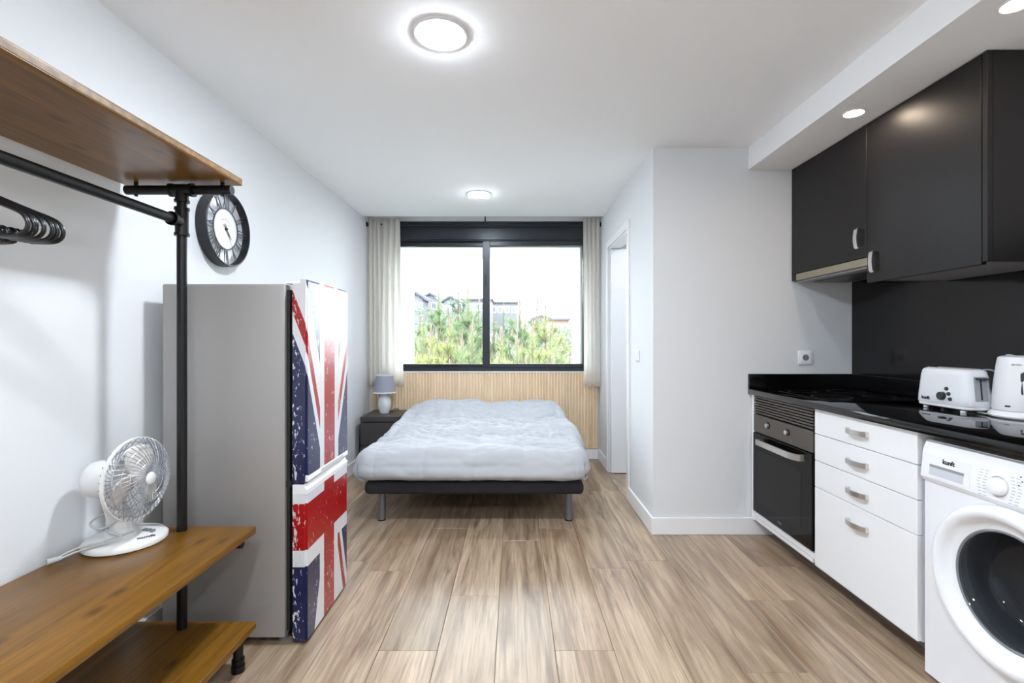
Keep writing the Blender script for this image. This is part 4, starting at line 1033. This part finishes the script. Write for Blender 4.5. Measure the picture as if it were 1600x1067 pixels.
# ------------------------------------------------------------------ outdoors
random.seed(21)
mb = MB()
def gz(x, y): return -4.2 - .05*(y-6) + .3*noise.noise(Vector((x*.1, y*.1, 0)))
mb.grid(20, 14, lambda i, j: Vector((-40+i*80/19, 6+j*60/13, gz(-40+i*80/19, 6+j*60/13))))
struct(mb.build('ground', GRASSM, smooth=180, recalc=False), 'grassy slope below the window', 'ground')
def hz_(x, y):
    t = max(0, min(1, (y-66)/70)); px = x/max(y, 1)*FPX
    ridge = 9.5 - (px+60)*.028
    return -7.0 + (ridge+7)*(t**.7) + .5*noise.noise(Vector((x*.06, y*.06, 5)))
mb = MB(); mb.grid(60, 24, lambda i, j: Vector((-110+i*220/59, 64+j*74/23, hz_(-110+i*220/59, 64+j*74/23))))
struct(mb.build('hill', HILLM, smooth=180, recalc=False), 'pale dry hillside with houses far outside the window', 'hill')
def world(px, py, d): return Vector(((px-803)*d/FPX, d, 1.2+(531.5-py)*d/FPX))
def house(label, px, py_top, wpx, hpx, d, m, gable, nw):
    T = world(px, py_top, d); wd_ = wpx*d/FPX; h = hpx*d/FPX; zb = hz_(T.x, d)-1.0
    o = thing('house', label, 'house', (T.x, d, zb), 'houses on the far hillside')
    ze = T.z-(h*.38 if gable else .4)
    B(T.x-wd_/2, T.x+wd_/2, d, d+7, zb, ze).build('wall', m, o, smooth=0)
    if gable:
        MB().prism([(-wd_/2-.5, ze-.15), (0, T.z-.2), (wd_/2+.5, ze-.15), (wd_/2+.5, ze+.3), (0, T.z+.25), (-wd_/2-.5, ze+.3)], lambda p, a: Vector((T.x+p[0], a, p[1])), d-.5, d+7.5).build('roof', HOUSER, o, smooth=0)
        MB().prism([(-wd_/2, ze), (wd_/2, ze), (0, T.z-.2)], lambda p, a: Vector((T.x+p[0], a, p[1])), d+.05, d+.3).build('gable', m, o, smooth=0)
    else:
        B(T.x-wd_/2-.3, T.x+wd_/2+.3, d-.4, d+7.4, ze, T.z, bev=.05).build('roof', HOUSER, o, smooth=0)
    for k in range(nw):
        xx = T.x-wd_/2+wd_*(k+.5)/nw
        f = B(xx-.6, xx+.6, d-.06, d+.02, ze-2.2, ze-.7).build('window', TRIM, o, smooth=0)
        B(xx-.48, xx+.48, d-.09, d-.06, ze-2.1, ze-.8).build('pane', HOUSEG, f, smooth=0)
house('pale gabled house at the far left of the view', 650, 457, 20, 26, 92, HOUSEW, True, 2)
house('pale gabled house left of the tallest spire pine', 672, 458, 24, 24, 104, HOUSEW, True, 2)
house('small gabled house just left of the twin-spire pine', 704, 463, 22, 22, 96, HOUSEW, True, 2)
house('long pale flat-roofed house behind the window mullion', 745, 466, 46, 18, 100, HOUSEW, False, 5)
house('pale flat-roofed house right of the mullion', 787, 471, 42, 18, 112, HOUSEW, False, 4)
house('terracotta flat-roofed house on the right of the hillside', 872, 497, 34, 15, 84, HOUSEO, False, 3)
house('terracotta gabled house behind the rightmost pines', 846, 493, 24, 15, 102, HOUSEO, True, 2)

def leafcloud(bm_pts, n, size, fn):
    vs, fs = [], []
    for _ in range(n):
        c, d = fn(); s = size*random.uniform(.7, 1.3)
        a, u_, v_ = frame_of(d); b_ = len(vs)
        vs += [c-u_*s*.18, c+u_*s*.18, c+a*s]; fs.append((b_, b_+1, b_+2))
    return vs, fs
def mesh_obj(name, vs, fs, m, parent):
    me = bpy.data.meshes.new(name); me.from_pydata([tuple(v) for v in vs], [], fs); me.materials.append(m)
    o = bpy.data.objects.new(name, me); COL.objects.link(o); o.parent = parent; return o
def make_pine(seed, H, slim, nm):
    rnd = random.Random(seed)
    root = thing('pine_tree', '', 'pine tree')
    mb = MB(); mb.tube([(0, 0, 0), (.03, .02, H*.5), (0, 0, H-.25)], [.09, .055, .015], seg=8); mb.build('trunk', BARK, root, smooth=60)
    br = MB(); cd = MB(); vs, fs = [], []
    def brush(p, q, n, ln, rad=1.0):
        p, q = Vector(p), Vector(q); d = (q-p).normalized(); a, u_, v_ = frame_of(d)
        for _ in range(n):
            t = rnd.random(); c = p.lerp(q, t); an = rnd.uniform(0, 2*PI); r = u_*math.cos(an)+v_*math.sin(an)
            dd = (d*rnd.uniform(.45, 1.0)+r*rnd.uniform(.5, .9)*rad).normalized(); L = ln*rnd.uniform(.75, 1.2)
            sd = dd.cross(Vector((rnd.uniform(-1, 1), rnd.uniform(-1, 1), rnd.uniform(-1, 1)))).normalized()*.0042
            b_ = len(vs); vs.extend((c-sd, c+sd, c+dd*L)); fs.append((b_, b_+1, b_+2))
    def shoot(p, n=3, ln=.22):
        for k in range(n):
            o = Vector((rnd.uniform(-.05, .05), rnd.uniform(-.05, .05), ln*rnd.uniform(.6, 1.1)))
            if k == 0: o = Vector((0, 0, ln*1.25))
            cd.cyl(p, Vector(p)+o, .016, .007, seg=5)
    top = Vector((0, 0, H-.25))
    brush((0, 0, H-1.25), top, 420, .15); shoot(top, 4, .26)
    z = H-1.0; k = 0
    while z > H*.42:
        dist = H-z; nb = rnd.choice((4, 5, 5, 6)); a0 = rnd.uniform(0, 6.3)
        for i in range(nb):
            an = a0+2*PI*i/nb+rnd.uniform(-.25, .25); L = min(1.45, .20+dist*.40)*rnd.uniform(.75, 1.1)*slim
            dr_ = Vector((math.cos(an), math.sin(an), 0)); b0 = Vector((0, 0, z)); b1 = b0+dr_*L*.55+Vector((0, 0, L*.55)); b2 = b0+dr_*L*.78+Vector((0, 0, L*1.25))
            br.tube([b0, b1, b2], [.018, .012, .006], seg=5); brush(b0.lerp(b1, .3), b1, int(L*150), .15); brush(b1, b2, int(L*190), .16)
            if rnd.random() < .75: shoot(b2, 2, .14)
            for s_ in range(3):
                t = rnd.uniform(.35, .9); c = b0.lerp(b1, t) if t < .6 else b1.lerp(b2, t-.3); an2 = an+rnd.choice((-1, 1))*rnd.uniform(.5, 1.1)
                e = c+Vector((math.cos(an2)*L*.28, math.sin(an2)*L*.28, L*.32)); br.cyl(c, e, .007, .004, seg=4); brush(c, e, int(L*130), .15)
        z -= rnd.uniform(.34, .46)
    b_ = br.build('branches', BARK, root, smooth=60); b_['kind'] = 'stuff'
    f_ = mesh_obj('needles', vs, fs, nm, root); f_['kind'] = 'stuff'
    c_ = cd.build('candle_shoots', CANDLE, root, smooth=60); c_['kind'] = 'stuff'
    return root
protos = [make_pine(1, 7.0, .52, NEED[0]), make_pine(2, 7.0, .62, NEED[1]), make_pine(3, 7.0, .42, NEED[2]), make_pine(4, 7.0, .62, NEED[3])]
usedp = [False]*4
PINES = [
 (686, 447, 12.0, 0, 'tall pine with brownish tip, in the middle of the left pane'),
 (716, 432, 13.0, 2, 'tallest blue-green pine with bare spires, left pane'),
 (731, 443, 11.5, 0, 'spired pine just right of the tallest pine, left pane'),
 (748, 462, 14.0, 2, 'slim pine touching the left edge of the mullion'),
 (662, 487, 11.0, 3, 'bushy pine at the left edge of the left pane'),
 (704, 492, 9.5, 1, 'low yellow-green pine in front between the left pane pines'),
 (674, 508, 9.0, 1, 'lowest yellow-green pine in the bottom left corner of the glass'),
 (738, 500, 9.2, 3, 'low green pine at the bottom beside the mullion, left pane'),
 (772, 487, 12.0, 0, 'small pine at the left edge of the right pane'),
 (787, 470, 13.0, 2, 'slim pine left of the large right pane pine'),
 (812, 459, 11.5, 0, 'largest pine in the right pane, with forked top'),
 (839, 460, 13.0, 2, 'blue-green spired pine right of the largest right pane pine'),
 (853, 470, 12.0, 1, 'yellow-green pine farthest right with a bare spire'),
 (832, 500, 9.2, 1, 'bright yellow-green pine low in the right pane'),
 (783, 512, 8.8, 1, 'yellow-green pine at the bottom left of the right pane'),
 (860, 508, 10.0, 3, 'low green pine at the bottom right of the right pane'),
 (640, 476, 12.5, 3, 'green pine half hidden by the left curtain'),
 (808, 518, 8.6, 3, 'low green pine at the bottom centre of the right pane'),
 (722, 520, 8.6, 0, 'low green pine at the bottom centre of the left pane')]
for (px, py, d, k, lab) in PINES:
    T = world(px, py, d)
    if not usedp[k]: o = protos[k]; usedp[k] = True
    else: o = dup(protos[k])
    o['label'] = lab; o['group'] = 'young pines outside the window'
    place(o, (T.x, d, T.z-7.05), random.uniform(0, 6.28))
def bush(label, px, py, d, rx, rz, n):
    T = world(px, py, d); o = thing('bush', label, 'bush', (T.x, d, T.z-2*rz), 'bushes beyond the pines')
    vs, fs = [], []
    for _ in range(n):
        v_ = Vector((random.gauss(0, 1), random.gauss(0, 1), random.gauss(0, 1))).normalized(); v_ *= random.uniform(.6, 1)*(1+.25*noise.noise(v_*2.5))
        c = Vector((v_.x*rx, v_.y*rx, rz+v_.z*rz)); s = random.uniform(.10, .2)*rx*.35
        a, u_, w_ = frame_of(v_+Vector((random.uniform(-.6, .6), random.uniform(-.6, .6), random.uniform(-.2, .9)))); b_ = len(vs)
        vs += [c-u_*s*.4, c+u_*s*.4, c+a*s]; fs.append((b_, b_+1, b_+2))
    f_ = mesh_obj('leaves', vs, fs, BUSHM, o); f_['kind'] = 'stuff'
    g = T.z-2*rz
    MB().tube([(T.x, d, g-rz*1.2), (T.x+.1, d, g+rz*.6), (T.x, d, g+rz*1.3)], [.09*rx, .06*rx, .02*rx], seg=7).build('stem', BARK, o, smooth=60)
bush('grey-green bush at the lower right of the right pane', 884, 522, 15, .9, 1.0, 5000)
bush('dark bush line under the terracotta house, right pane', 878, 512, 45, 3.0, 1.4, 3500)
bush('bush right of the pines at the edge of the right reveal', 893, 514, 38, 2.2, 1.4, 3000)
bush('bush below the gabled houses at the left edge of the glass', 656, 478, 50, 2.2, 1.6, 3000)
bush('bush between the left pane pines below the houses', 700, 482, 60, 2.2, 1.6, 3000)
